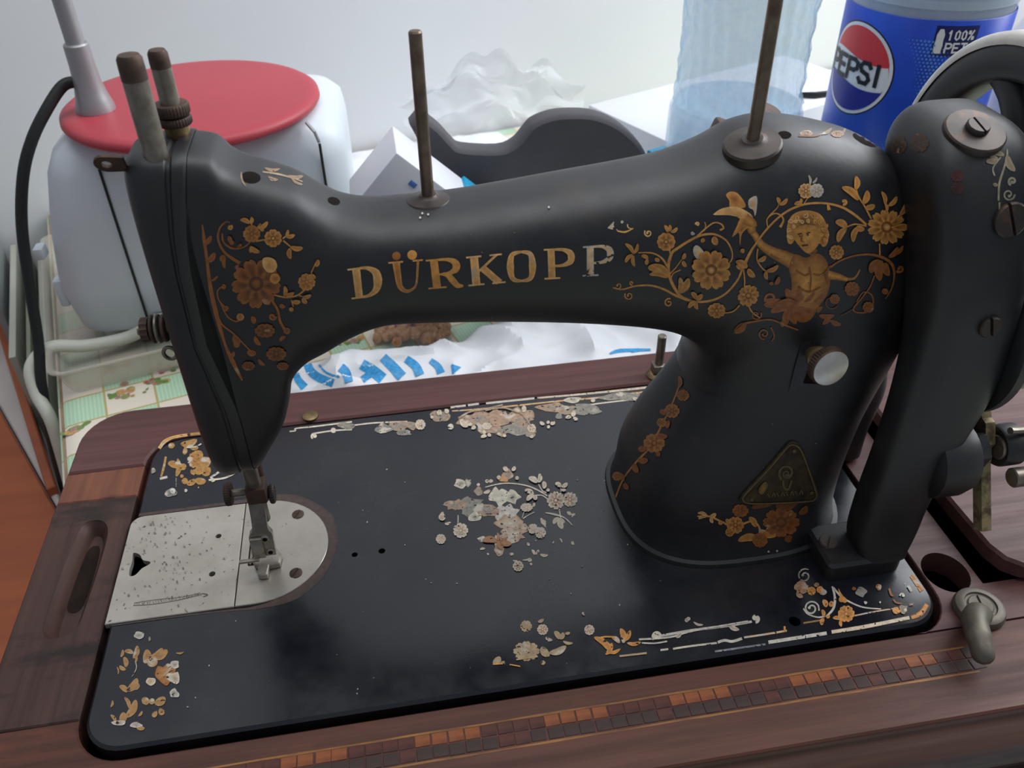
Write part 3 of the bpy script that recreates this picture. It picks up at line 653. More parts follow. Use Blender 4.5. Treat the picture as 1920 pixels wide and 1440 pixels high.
# triangular maker's badge
mat('badge', (0.075, 0.052, 0.022), (0.03, 0.024, 0.015), (200, 200, 200), rough=.45, metal=.4, bump=.3, bscale=700)
tri = cr([(1487, 826), (1500, 834), (1512, 862), (1531, 922), (1528, 936), (1515, 940), (1445, 944), (1400, 944), (1386, 938), (1392, 924), (1440, 872), (1474, 832)], 3, True)
cc = (1468, 905); g = Geo(); rings = []
for k, h in ((1.0, -.4), (1.0, .9), (.96, 1.15), (.93, .8), (.6, .85), (.3, .9), (.02, .95)):
    rg = []
    for x, y in tri:
        p, n = on_arm(cc[0]+(x-cc[0])*k, cc[1]+(y-cc[1])*k); rg.append(p+n*h)
    rings.append(rg)
g.loft(rings, False, True); bd = sm.part('badge', g, 'badge', label='triangular brass badge', smooth=40)
pr = Print(on_arm, off=1.15); b1 = (.115, .085, .038)
pr.curl(1474, 884, 17, 2.2, .95, (2.2, 2, 1.6), b1); pr.curl(1473, 886, 9, .3, 1.0, (1.6, 1.6, 1.2), b1)
pr.ribbon([(1466, 898), (1468, 912), (1476, 914), (1482, 898)], [2, 1.6], b1)
for i in range(8): pr.ribbon([(1437+i*8.5, 930-i*.8), (1440+i*8.5, 922-i*.8), (1443+i*8.5, 930-i*.8)] if i % 2 else [(1437+i*8.5, 923-i*.8), (1441+i*8.5, 930-i*.8)], [1.1], b1, k=3, nc=1)
for u, v in ((1487, 843), (1408, 934), (1519, 922)): pr.disc(u, v, 3.4, b1)
pr.blob([(1420, 915), (1432, 900), (1438, 908), (1430, 922), (1424, 924)], (.30, .16, .03), (.12, .08, .03))
pr.ribbon([(cc[0]+(x-cc[0])*.93, cc[1]+(y-cc[1])*.93) for x, y in tri+tri[:1]], [1.3], (.15, .105, .045), k=2, nc=1)
sm.part('badge_relief', pr.g, 'ink', bd, smooth=0)
# oval bobbin winder pad on the bed
oc = at_z(1200, 778); g = Geo(); g.lathe([(7.5, 0), (7.5, .5), (6.8, .8), (5.4, .8), (5.0, .3), (.01, .3)], oc, n=30); sm.part('bed_screw', g, 'worn_edge')

# drive standard at the right: strap from the shaft bearing down to its foot on the bed
def strap(rows, nm, m_='enamel', n=4.0):
    g = Geo(); rings = []
    for cx, cy, z, wx, wy in cr(rows, 5):
        rings.append([Vector((cx+wx*math.copysign(abs(math.cos(t))**(2/n), math.cos(t)), cy+wy*math.copysign(abs(math.sin(t))**(2/n), math.sin(t)), z)) for t in [2*math.pi*j/40 for j in range(40)]])
    g.loft(rings); return g
rowsS = [(354.5, 40, 8.0, 11.5, 11), (354.5, 40.5, 11, 12.5, 10.5), (355.5, 42, 19, 14.5, 10), (357, 43.5, 38, 15.5, 9.5), (361, 45, 66, 17.5, 9.5), (366, 48, 95, 20.5, 10), (367, 52, 120, 20.5, 12), (366, 57, 140, 20.5, 16), (364, 66, 162, 21.5, 22), (362, 73, 178, 22.5, 25), (361, 77, 188, 21.5, 24), (361, 80, 196, 18, 20), (361, 82, 200.5, 12.5, 14), (361, 82.5, 202, 5, 6)]
STRAP = strap(rowsS, 'standard'); st = sm.part('drive_standard', STRAP, 'enamel', label='black enamelled standard carrying the wheel shaft', smooth=45)
STB = bvh(STRAP)
def on_strap(u, v): return on_arm(u, v, STB)
g = Geo(); g.prism(rrect(326, 29.5, 366, 56, (3, 9, 3, 3)), 0.1, 10, 1.5); sm.part('standard_foot', g, 'enamel', st)
for u, v, r in ((1553, 1016, 4.3), (1612, 1008, 3.8)):
    p = at_z(u, v, 11); sm.part('foot_screw', screw_head(p-Vector((0, 0, 1.2)), (0, 0, 1), r, 2.2, 1.0, .2), 'worn_edge', st)
h = on_strap(1830, 243)
dn = (h[1]+Vector((0, 0, .2))).normalized()
g = Geo(); g.lathe([(11.2, -5), (11.2, .4), (10.6, 1.0), (6, 1.3), (.01, 1.4)], h[0]-dn*.9, dn, 36); cap = sm.part('bearing_cap', g, 'dull_steel', st)
sm.part('cap_screw', screw_head(h[0]+dn*.2, dn, 4.2, 2.4, 1.0, .9), 'dull_steel', st)
for u, v, r in ((1893, 412, 6.6), (1855, 612, 4.6)):
    h = on_strap(u, v)
    if h: sm.part('side_screw', screw_head(h[0]-h[1]*.6, h[1], r, 2.2, 1.2, 1.1), 'dull_steel', st)
# crank gear boss, lever and shafts
g = Geo(); g.lathe([(14, 0), (18, 2), (18.5, 14), (16.5, 20), (12, 22)], (366, 47, 55), (1, 0, 0), 40); bo = sm.part('crank_boss', g, 'enamel', st)
g = Geo(); g.lathe([(10, 0), (10, 4), (9, 5)], (387, 44, 60), (1, 0, 0), 6); sm.part('hex_nut', g, 'enamel', st)
lev = cr([(395, 58, 76), (394.5, 51, 69), (394.5, 47, 62), (394.8, 42, 52), (395, 34, 37), (395, 27, 24.5)], 5)
g = Geo(); rings = []
for i, (x, y, z) in enumerate(lev):
    t = i/(len(lev)-1); d = Vector((0, -.57, -.82)); nrm = Vector((0, .82, -.57))
    wd = 4.2 if t < .2 else (6.0 if t < .45 else (3.6 if t < .6 else 3.0))
    rings.append([Vector((x-2.3, y, z))-nrm*wd, Vector((x+2.3, y, z))-nrm*wd, Vector((x+2.3, y, z))+nrm*wd, Vector((x-2.3, y, z))+nrm*wd])
g.loft(rings); sm.part('crank_lever', g, 'brass_lever', st, label='brass coloured flat lever', smooth=25)
g = Geo(); g.cyl((397.5, 41, 62), (470, 41, 62), 5.6, bev=.6); sm.part('crank_shaft', g, 'old_steel', st)
g = Geo(); g.lathe([(9, 0), (9.5, 1), (9.5, 9), (8.5, 10)], (398.5, 43, 61), (1, 0, 0), 28); sm.part('shaft_collar', g, 'enamel', st)
g = Geo(); g.cyl((402, 31, 52), (470, 31, 52), 4.4, bev=.5); sm.part('stop_pin', g, 'old_steel', st)
g = Geo(); g.tube([(398, 38, 74), (410, 40, 71), (420, 37, 66), (430, 40, 70)], 1.6, 8); sm.part('crank_spring', g, 'old_steel', st)
g = Geo(); g.lathe([(38, 0), (40, 1), (40, 5), (38, 6), (14, 6.5)], (385.5, 74, 108), (1, 0, 0), 72); sm.part('drive_gear', g, 'enamel', st)
# hand wheel
WY, WZ, WX = 94.0, 147.5, 396.0
def wring(r, x, n=96): return [Vector((x, WY+r*math.cos(2*math.pi*j/n), WZ+r*math.sin(2*math.pi*j/n))) for j in range(n)]
g = Geo(); sec = [(72.4, 1), (70.6, -1.4), (66, -2.2), (58, -1.2), (55.5, 1.5), (55.5, 12), (58, 15), (70, 15.5), (72.4, 14), (72.4, 1)]
g.loft([wring(r, WX+x) for r, x in sec], False, False); whl = sm.part('hand_wheel', g, 'enamel', smooth=50, label='black spoked hand wheel')
g = Geo(); sec = [(69.6, -2.1), (71.2, -2.2), (73.2, -1.2), (74.6, 1.2), (74.8, 6), (74.6, 12), (74.0, 14.4), (72.5, 14.6)]
g.loft([wring(r, WX+x) for r, x in sec], False, False); sm.part('rim_band', g, 'rim_white', whl, label='bright worn rim surface', smooth=50)
for k in range(3):
    a0 = math.radians(66+120*k); g = Geo(); rings = []
    for t in [i/10 for i in range(11)]:
        r = 8+50*t; a = a0 + .25*math.sin(t*math.pi); wd = 9.5-3.6*math.sin(t*math.pi)
        c = Vector((WX+6, WY+r*math.cos(a), WZ+r*math.sin(a))); tg = Vector((0, -math.sin(a), math.cos(a)))
        rings.append([c + tg*wd*math.cos(q) + Vector((5*math.sin(q), 0, 0)) for q in [2*math.pi*j/14 for j in range(14)]])
    g.loft(rings); sm.part('spoke', g, 'enamel', whl, smooth=50)
g = Geo(); g.lathe([(13, -14), (16, -12), (17, 0), (17, 16), (14, 19), (.01, 19)], (WX, WY, WZ), (1, 0, 0), 40); sm.part('hub', g, 'enamel', whl)
g = Geo(); g.cyl((350, WY, WZ), (WX-10, WY, WZ), 9, bev=.5); sm.part('main_shaft', g, 'old_steel')
# winder bracket behind the pillar
g = strap([(372, 118, 1, 12, 14), (372, 118, 20, 12, 14), (374, 122, 45, 15, 16), (376, 124, 75, 10, 10), (374, 120, 110, 8, 8), (368, 112, 135, 8, 8)], 'b'); sm.part('rear_bracket', g, 'enamel', smooth=45)
p = at_y(1682, 640, 95); g = Geo(); g.lathe([(5, 0), (6.2, 1), (6.2, 8), (4, 9)], p, (1, .2, .1), 6); g.cyl(p-Vector((16, 3, 1)), p, 3.2); sm.part('rusty_bolt', g, 'rust')
# thumb nut standing behind the shoulder
p = at_y(1432, 222, 122); q = knurl(p, (.25, -.2, .95), 6.2, 4.2, 30); sm.part('winder_nut', q, 'rust')
g = Geo(); g.cyl(p-Vector((0, 3, 22)), p, 2.6); sm.part('winder_stud', g, 'rust')
g = Geo(); g.box(at_y(1385, 238, 116)-Vector((0, 0, 4)), (22, 10, 8), Matrix.Rotation(.35, 3, 'Y') @ Matrix.Rotation(-.2, 3, 'Z'), 1.5); sm.part('winder_block', g, 'rust')

# ================================================================= GOLD PRINTS ON THE MACHINE
def zx(u0, v0, k): return lambda x, y: (u0+x*k, v0+y*k)
# ---- maker's name along the arm: serif letters, each mapped into its own place on the arm
LQ = {'D': ((140,148),(318,125),(324,283),(163,305)), 'U': ((352,113),(527,98),(512,262),(385,270)), 'R': ((543,102),(716,86),(738,238),(560,253)), 'K': ((751,86),(936,68),(953,220),(763,238)), 'O': ((957,60),(1110,50),(1114,212),(962,218)), 'P': ((1150,46),(1306,38),(1312,195),(1156,203)), 'Q': ((1352,32),(1508,20),(1510,180),(1352,188))}
def letter(ch, ca, cb):
    Q = LQ[ch]
    def T(a, b):
        (x0, y0), (x1, y1), (x2, y2), (x3, y3) = Q
        return (x0*(1-a)*(1-b)+x1*a*(1-b)+x2*a*b+x3*(1-a)*b, y0*(1-a)*(1-b)+y1*a*(1-b)+y2*a*b+y3*(1-a)*b)
    pr = Print(on_arm, lambda x, y: (600+T(x, y)[0]*.36458, 450+T(x, y)[1]*.36458), off=.12)
    def bar(a, b, w0, w1=None): pr.ribbon([a, b], [w0, w1 or w0], ca, cb, k=7, nc=3)
    def curve(p, ws): pr.ribbon(p, ws, ca, cb, k=5, nc=3)
    def serif(x, y, w_): pr.ribbon([(x-w_, y), (x+w_, y)], [.028], ca, cb, k=4, nc=1)
    if ch == 'D':
        bar((.25, .02), (.25, .98), .115); serif(.22, .03, .22); serif(.22, .97, .22)
        curve([(.25, .04), (.55, .05), (.80, .22), (.86, .5), (.80, .78), (.55, .95), (.25, .96)], [.03, .05, .11, .135, .11, .05, .03])
    if ch == 'U':
        bar((.22, .02), (.22, .62), .11); serif(.21, .03, .22); serif(.86, .03, .15); bar((.87, .02), (.87, .6), .035)
        curve([(.22, .6), (.25, .82), (.42, .96), (.62, .96), (.82, .84), (.87, .6)], [.11, .10, .06, .045, .04, .035])
    if ch in 'RPQ':
        e = .36 if ch == 'R' else .42
        bar((.24, .02), (.24, .98), .115); serif(.22, .03, .22); serif(.25, .97, .26)
        curve([(.25, .04), (.6, .05), (.82, .14), (.88, .28), (.82, .43), (.6, .52), (.3, .53)] if ch == 'R' else [(.25, .04), (.62, .05), (.85, .16), (.90, .31), (.85, .46), (.62, .56), (.3, .57)], [.03, .05, .10, .115, .10, .05, .03])
        if ch == 'R': curve([(.42, .52), (.60, .58), (.72, .78), (.84, .95), (1.0, .97)], [.04, .09, .10, .09, .03])
    if ch == 'K':
        bar((.22, .02), (.22, .98), .11); serif(.21, .03, .21); serif(.22, .97, .22)
        bar((.84, .04), (.26, .58), .035); serif(.82, .03, .17); bar((.42, .42), (.84, .96), .105); serif(.83, .97, .18)
    if ch == 'O':
        curve([(.5, .035), (.2, .12), (.125, .5), (.2, .88), (.5, .965), (.8, .88), (.875, .5), (.8, .12), (.5, .035)], [.035, .08, .125, .08, .035, .08, .125, .08, .035])
    return pr
for ch, ca, cb in (('D', GD, LT), ('U', BR, GD), ('R', GD, GD), ('K', GD, LT), ('O', GD, LT), ('P', GD, LT), ('Q', LT, SV)):
    pr = letter(ch, ca, cb)
    lo = sm.part('gold_letter', pr.g, 'gold_lettering' if ch != 'Q' else 'gold_print_worn', smooth=0)
    if ch == 'U':
        for x, y, r, c in ((393, 82, 22, BR), (474, 77, 25, GD)):
            p2 = Print(on_arm, zx(600, 450, .36458)); p2.disc(x, y, r, c); sm.part('umlaut_dot', p2.g, 'gold_lettering', lo, smooth=0)

# ---- shoulder: cupid with a dove among scrolls
Z = zx(1120, 300, .3125)
def new(k=Z, hit=on_arm): return Print(hit, k)
V_ = new()
def st(*p, w=(4, 4, 3), c=GD): V_.ribbon(list(p), list(w), c, k=6, nc=2)
def lf(*a, c=GD, d=DK):
    for q in a: V_.leaf(*q[:4], wd=(q[4] if len(q) > 4 else None), ca=mixc(d, c, .5), cb=c)
st((870,650),(840,720),(770,800),(690,840),(600,850),(530,832),(485,800),(440,720),(425,640),(445,560),(480,530),(545,488),(620,452),(700,445),(770,480),(805,540),(808,590),(788,622), w=(6,6,7,8,9,8,7,6,4,3))
st((560,845),(470,812),(400,775),(320,752),(230,755),(150,775),(92,765), w=(8,7,6,5,4,3)); st((440,600),(432,530),(420,500))
st((425,650),(390,592),(330,558),(245,556), w=(6,5,3)); st((428,690),(470,645),(512,588), w=(4,3,2)); st((440,720),(455,680),(500,658), w=(4,3,3))
st((600,455),(650,410),(700,376),(742,384),(756,408),(735,420), w=(5,4,4,5,6)); st((640,425),(650,395),(643,372), w=(3,3,2))
V_.curl(125,752,22,2.6,-.9,(4,3,3)); V_.curl(190,812,27,-2.6,-1.1,(4,3,3)); V_.curl(428,855,27,-1.2,-1.1,(5,4,3)); V_.curl(205,735,14,1.2,.8,(4,3,3)); V_.curl(305,438,24,-2.5,-1.1,(4,4,4),LT); V_.curl(600,385,13,3,1,(4,4,3),LT); V_.curl(570,438,12,0,1,(3,3,3),SV)
st((870,650),(915,555),(950,500),(1010,420),(1090,340),(1170,290),(1260,262),(1370,260),(1470,285),(1550,335),(1612,388), w=(10,8,6,6,6,7,6,6,7,8,6))
st((1020,400),(1018,352),(1060,320),(1100,332),(1114,362),(1095,402), w=(3,4,4,5,9)); st((1028,335),(1078,285),(1088,255), w=(3,3,2)); st((1238,262),(1262,222), w=(3,3)); st((1380,262),(1388,300), w=(6,11)); V_.curl(1478,250,18,2.0,-.7,(8,7,5))
st((1640,352),(1602,280),(1562,215),(1546,150), w=(5,5,4,3)); st((1612,395),(1545,384),(1492,402),(1470,425), w=(5,4,3)); st((1690,500),(1692,572), w=(4,4)); st((1735,310),(1740,270)); st((1800,340),(1835,305))
st((1395,642),(1450,605),(1530,575),(1620,565),(1700,580),(1762,622),(1778,690),(1762,770),(1725,830), w=(6,5,5,6,8,9,6,4,3), c=BR); st((1660,690),(1632,760),(1585,825),(1535,888),(1555,912),(1620,908),(1652,862),(1640,805),(1592,792),(1552,850), w=(4,4,5,5,4,3), c=BR)
V_.curl(1812,650,24,2.6,-.9,(8,6,5),BR); V_.curl(1400,850,45,.5,1,(3,4,3),DK)
st((820,1022),(862,985),(940,966),(1040,955),(1130,990),(1205,1018), w=(4,9,5,5,6,4), c=BR); V_.curl(1000,1040,34,1.5,1.2,(4,4,3),BR); st((1040,1000),(1060,1050),(1045,1085), w=(4,4,3), c=BR)
st((875,655),(882,720),(880,765)); st((905,870),(930,912),(972,942)); V_.curl(950,925,34,-.4,1,(4,3,3),BR); st((852,868),(810,906),(740,915)); st((960,530),(958,600),(1008,662),(1065,640), w=(4,4,4)); st((1460,930),(1500,910),(1535,888), w=(3,3), c=DK)
lf((1545,178,1547,100,18),(1562,240,1464,164,22),(1590,262,1614,184,20),(1605,284,1660,270,18),(1722,268,1700,190,13),(1742,275,1790,220,14),(1732,305,1722,262,10),(1808,332,1842,262,15),(1838,312,1870,325,8),(1492,402,1425,368,22),(1490,405,1440,490,20),(1562,398,1530,490,18),(1548,398,1598,412,18))
lf((1087,262,1074,224,11),(1090,268,1136,230,12),(1225,262,1178,264,12),(1215,258,1216,230,9),(215,560,165,500,12),(215,560,240,500,10),(210,565,166,612,12),(215,570,222,636,11),(420,432,400,392,11),(428,428,432,388,9),(438,432,478,405,11),(302,590,262,570,12),(300,592,296,626,11),(508,592,522,555,11),(512,600,532,636,12),(345,585,372,600,12))
lf((425,690,302,640,30),(425,690,330,625,20),(420,700,310,682,16),(488,790,545,705,22),(488,785,492,700,16),(590,830,562,788,14),(590,830,626,800,15),(590,842,545,882,14),(590,842,600,890,12),(962,600,1008,572,14),(1010,662,1082,628,14),(1010,662,1016,712,12),(895,642,828,605,20),(862,652,830,630,14),(902,648,942,695,18),(880,540,858,548,14),(640,470,625,492,12),(700,455,715,505,20))
lf((822,1030,890,970,18),(1062,742,1085,696,13),(1050,742,1028,735,10),(1200,860,1085,850,16), c=BR)
lf((1690,600,1632,672,26),(1700,600,1690,720,26),(1722,612,1742,690,22),(1740,580,1795,520,16),(1770,565,1825,512,12),(1705,770,1738,790,18),(1600,880,1650,890,14), c=BR)
V_.flower(680,655,118,8,rot=.35,cc=LT); V_.flower(1735,402,116,11,sy=.9,cc=LT); V_.flower(412,490,54,5,rot=.3,cc=LT); V_.flower(905,812,68,8,sy=.9,tilt=-.9); V_.flower(715,900,54,6,rot=.5,sy=.85); V_.flower(1432,552,44,6); V_.flower(1248,186,45,6,cb=LT); V_.flower(1312,184,42,6,ca=TN,cb=SV); V_.flower(1525,770,44,6,ca=DK,cb=BR); V_.flower(1420,830,30,6,ca=DK,cb=BR); V_.flower(1620,880,34,6,ca=DK,cb=BR)
lf((1270,150,1262,92,7),(1285,140,1312,105,6), c=SV)
V_.blob([(575,520),(600,510),(635,545),(640,570),(600,590),(575,560)], LT, SV)
sm.part('scroll_print', V_.g, 'gold_print', label='gold flower scrolls', smooth=0)
V_ = new()
V_.blob([(772,210),(800,190),(840,200),(878,245),(885,285),(800,285),(792,245)], BR, GD); V_.blob([(700,322),(745,292),(830,280),(915,320),(935,365),(900,380),(860,350),(800,332),(705,330)], GD, LT); V_.blob([(862,350),(835,400),(808,462),(848,435),(855,512),(868,440),(915,395),(925,360)], BR, GD); V_.blob([(905,250),(920,228),(957,220),(955,300),(945,335),(935,300),(910,285)], GD, SV)
V_.ribbon([(885,350),(930,380),(935,400)], [34,26,18], GD, BR, k=5, nc=4)
sm.part('dove_print', V_.g, 'gold_print', label='gold dove', smooth=0)
V_ = new(); FL = (0.72, 0.34, 0.075); FD = (0.27, 0.10, 0.02); HR = (0.14, 0.052, 0.012)
V_.ribbon([(915,412),(945,450),(985,508),(1050,552),(1125,585),(1200,625)], [20,20,24,32,42,48], FL, FD, k=6, nc=5)
V_.blob([(902,390),(925,372),(945,395),(950,425),(925,445),(902,430)], FL, FD)
V_.blob([(1185,565),(1250,585),(1320,560),(1372,600),(1395,690),(1385,790),(1335,870),(1275,960),(1200,965),(1160,860),(1165,740),(1150,640)], FL, FD, rings=6)
V_.ribbon([(1385,690),(1440,698),(1500,718)], [28,22,12], FL, FD, k=6, nc=4); V_.ribbon([(1500,715),(1545,705),(1575,655)], [8,6,3], FD, GD, k=5, nc=2)
V_.ribbon([(1262,560),(1292,520)], [44,36], FD, FD, k=4, nc=3)
V_.blob([(1140,490),(1138,390),(1175,325),(1250,302),(1335,325),(1378,400),(1382,490),(1350,518),(1310,440),(1230,400),(1185,460),(1168,500)], HR, GD, c=(1250,380), rings=5)
V_.blob([(1178,430),(1215,395),(1290,390),(1330,430),(1328,500),(1285,552),(1250,555),(1210,515),(1185,480)], FL, mixc(FL, FD, .4), rings=5)
V_.ribbon([(1345,400),(1360,450),(1345,505)], [26,30,18], FD, GD, k=5, nc=3)
for x, y, r in ((1345,450,13),(1175,400,12),(1265,362,13),(1310,350,12),(1375,450,12),(1370,395,12),(1145,455,10),(1185,365,12),(1160,370,16),(1200,345,18),(1245,332,18),(1290,338,17),(1335,370,17),(1355,420,15),(1150,420,15),(1160,465,14),(1300,370,14),(1225,372,14),(1360,480,13)): V_.curl(x,y,r,x*.1,1,(4,3,3), LT if x < 1270 else GD)
DKF = (0.07, 0.025, 0.008)
V_.ribbon([(1200,445),(1225,438)], [4,3], DKF, k=3, nc=1); V_.ribbon([(1250,440),(1275,432)], [4,3], DKF, k=3, nc=1); V_.ribbon([(1228,445),(1222,482),(1240,490)], [4,4,3], FD, k=3, nc=1); V_.ribbon([(1225,512),(1262,508)], [5,4], DKF, k=3, nc=1); V_.disc(1260,448,5,(.02,.02,.02)); V_.disc(1212,455,5,DKF)
for p in (((1270,640),(1280,700),(1275,780)),((1190,660),(1240,690),(1270,680)),((1290,680),(1340,690),(1375,660)),((1200,760),(1270,790),(1340,760)),((1040,560),(1060,585),(1090,590)),((1395,630),(1370,680),(1380,740))): V_.ribbon(list(p), [4,5,3], FD, k=4, nc=1)
sm.part('cupid_print', V_.g, 'gold_print', label='gold cupid reaching for the dove', smooth=0)
V_ = new()
lf((1160,890,1000,870,30),(1160,890,1040,912,24),(1160,890,1130,770,26),(1160,890,1210,752,22),(1160,890,1130,990,24),(1165,890,1192,982,22),(1180,890,1262,960,22),(1180,880,1292,900,24),(1060,870,1010,835,16),(1190,850,1240,800,14),(1240,850,1300,790,14),(1300,850,1350,800,13),(1120,960,1110,1000,14),(1330,930,1420,930,16),(1400,960,1350,985,14),(1400,960,1460,985,16),(1350,880,1320,915,12), c=BR)
V_.curl(1040,830,38,2.6,.8,(6,7,8),BR)
sm.part('acanthus_print', V_.g, 'gold_print', smooth=0)
V_ = new()
V_.blob([(62,408),(80,388),(100,370),(98,395),(120,420),(95,418),(80,415)], LT, SV, rings=2); V_.ribbon([(118,425),(165,432),(215,410)], [4,6,3], LT, GD); V_.disc(148,372,9,SV); V_.ribbon([(180,385),(185,405),(205,412)], [3,3,2], LT, nc=1)
V_.disc(985,5,4,SV); sm.part('print_scrap', V_.g, 'gold_print_worn', smooth=0)

# ---- head of the machine
V_ = Print(on_arm, zx(360, 380, .23615))
V_.ribbon([(82,172),(98,300),(118,450),(150,690),(195,890),(262,1120),(325,1265),(400,1410)], [4,14,11,16,18,10,18,6], BR, BR, k=6, nc=2)
lf((95,330,152,262,20),(118,470,180,395,24),(145,620,205,580,10),(300,1230,335,1180,16), c=BR)
st((380,480),(262,395),(208,290),(222,200),(270,152),(302,158), w=(14,10,8,7,5,4), c=BR); st((240,240),(252,312),(322,362),(410,352),(462,312), w=(5,7,7,5,4), c=BR); st((510,305),(590,290), w=(6,5), c=GD); V_.curl(300,195,22,-1,.9,(6,6,6),GD)
st((650,730),(750,750),(840,732),(905,680), w=(5,6,6,6)); st((945,560),(985,470), w=(4,4)); st((720,285),(755,258), w=(5,4),c=LT); st((725,300),(785,350), w=(6,5)); st((480,190),(460,140), w=(5,4)); st((512,205),(545,165), w=(5,4)); st((790,770),(805,825), w=(5,4)); st((850,735),(900,750))
st((200,880),(240,965),(335,1042),(480,1190), w=(6,7,6,5), c=BR); st((262,830),(212,765),(205,695),(248,660), w=(8,6,5,5), c=BR); V_.curl(250,668,20,-2,.8,(6,6,6),BR); st((228,800),(282,900),(350,940),(388,918), w=(4,6,6,8), c=BR); V_.disc(385,905,30,BR,GD)
st((640,780),(682,850),(702,940),(742,1012), w=(10,9,10,12), c=BR); V_.curl(715,815,20,0,1,(8,7,6),BR); V_.curl(640,900,30,0,1,(8,8,7),BR); V_.disc(755,1015,26,DK,BR)
V_.flower(510,640,195,9,ca=(.10,.04,.015),cb=BR,rot=.2); V_.flower(475,245,68,6,ca=DK,cb=mixc(BR,GD,.5)); V_.flower(645,280,70,6,rot=.5,cb=GD,cc=LT); V_.flower(912,625,68,6,ca=BR,cb=GD,rot=.2)
V_.blob([(565,440),(610,428),(660,450),(678,500),(650,545),(600,545),(565,500)], GD, LT, rings=3); V_.blob([(640,560),(690,570),(700,610),(660,640),(620,610)], BR, GD, rings=3)
for q in ((580,1010,80),(670,1195,80),(450,1290,52),(720,1290,45)): V_.flower(*q,6,ca=(.10,.04,.015),cb=mixc(DK,BR,.6),sy=.7)
lf((460,160,385,132,18),(470,162,472,110,14),(525,200,602,148,18),(548,185,570,220,14),(745,258,762,212,12),(745,262,816,252,16),(785,345,880,355,20),(780,355,785,440,20),(465,340,540,385,20),(480,345,470,392,14),(735,735,738,655,16),(745,725,812,705,16),(800,775,862,775,18),(880,742,946,724,16),(880,748,915,788,18),(800,825,790,855,18),(980,500,1000,448,18),(945,560,985,590,18), c=GD)
lf((305,310,290,260,18),(300,310,335,300,18),(380,345,370,330,24),(262,420,240,470,26),(260,440,262,520,14),(290,830,250,860,22),(340,1050,380,1120,30),(330,1120,380,1130,18),(440,1180,510,1190,26),(360,520,345,500,20),(500,1060,545,1130,18),(490,960,475,900,20),(740,1060,700,1100,16),(530,1240,580,1290,14), c=BR)
sm.part('head_print', V_.g, 'gold_print', label='gold flowers with a long stem', smooth=0)
V_ = Print(on_arm, zx(0, 0, .36458))
st((1350,885),(1420,895),(1500,915),(1555,935), w=(4,5,4,3), c=TN); lf((1380,910,1430,925,9),(1480,905,1560,905,10),(1500,920,1555,950,7),(1360,865,1440,870,8),(1240,885,1265,960,5), c=TN); sm.part('head_top_print', V_.g, 'gold_print_worn', smooth=0)
V_ = Print(on_arm, zx(1220, 0, .36458)); V_.flower(800,688,34,6,ca=DK,cb=TN,sy=.5); V_.flower(960,690,34,6,ca=DK,cb=TN,sy=.5); st((760,700),(850,700),(930,670), w=(4,4), c=DK); lf((880,690,930,660,8),(980,690,1000,655,6), c=TN); sm.part('shoulder_top_print', V_.g, 'gold_print_worn', smooth=0)
# ---- pillar edge and foot
V_ = Print(on_arm, zx(600, 450, .36458))
st((1522,1322),(1560,1230),(1620,1150),(1690,1075),(1740,990),(1790,890),(1830,800),(1850,740), w=(4,4,5,5,5,4,3), c=mixc(BR,GD,.5))
for q in ((1530,1215,26),(1720,1045,55),(1812,880,40),(1870,800,32),(1760,940,26)): V_.flower(*q,6,ca=DK,cb=mixc(BR,GD,.5),sy=.9)
lf((1570,1250,1590,1280,13),(1565,1240,1545,1200,10),(1620,1150,1640,1195,16),(1640,1130,1690,1130,16),(1680,1080,1640,1080,16),(1740,1090,1750,1110,12),(1740,1000,1790,1010,14),(1780,900,1750,880,13),(1800,930,1790,970,12),(1835,800,1880,770,14),(1850,760,1850,700,12), c=BR)
sm.part('pillar_edge_print', V_.g, 'gold_print', smooth=0)
V_ = Print(on_arm, zx(1220, 915, .36458))
st((240,145),(300,145),(370,175),(430,200),(520,170),(560,210),(540,260),(480,270), w=(4,5,5,5,5,4), c=GD)
lf((290,140,242,128,8),(290,145,246,158,8),(305,145,335,130,11),(310,150,320,178,9), c=LT); lf((370,175,350,185,12),(400,180,385,160,10),(560,260,450,270,20),(560,260,600,275,18),(540,200,505,150,16),(560,215,650,240,18), c=GD)
V_.flower(435,190,44,6,ca=DK,cb=GD); V_.flower(670,175,95,8,ca=(.14,.05,.015),cb=mixc(BR,DK,.3),sy=.8); V_.flower(460,115,42,6,ca=DK,cb=BR,sy=.8); V_.flower(560,265,38,5,ca=DK,cb=BR); V_.flower(405,225,22,5,cb=GD)
lf((620,80,520,100,22),(640,90,760,60,22),(700,240,720,270,22),(760,130,800,90,18), c=DK)
sm.part('pillar_foot_print', V_.g, 'gold_print', smooth=0)
# ---- standard
V_ = Print(on_strap, zx(1640, 0, .29167)); c_ = (0.30, 0.27, 0.18)
st((795,1290),(800,1180),(830,1080),(850,1000),(850,960), w=(6,7,6,4), c=c_); st((770,1130),(760,1080),(810,1010), w=(5,5,4), c=c_); V_.curl(860,1250,40,0,1.2,(6,5,5),c_); V_.curl(885,1165,28,2,1.0,(8,7,6),c_); lf((850,1000,900,1100,24),(830,1000,760,990,16),(780,1050,715,1040,18),(790,1030,740,1010,14),(800,1390,830,1320,16),(760,1180,790,1190,12), c=c_); st((800,1300),(800,1400), w=(6,6), c=c_)
sm.part('standard_print', V_.g, 'gold_print', smooth=0)
V_ = Print(on_strap, zx(1640, 0, .29167)); c_ = (0.06, 0.030, 0.014)
V_.flower(150,930,60,6,ca=(.03,.018,.012),cb=c_); V_.flower(290,920,60,6,ca=(.03,.018,.012),cb=c_); V_.flower(530,1130,40,6,ca=(.04,.012,.01),cb=(.09,.025,.02)); V_.flower(530,1210,40,6,ca=(.03,.012,.01),cb=(.07,.025,.02)); sm.part('faded_print', V_.g, 'gold_print', smooth=0)

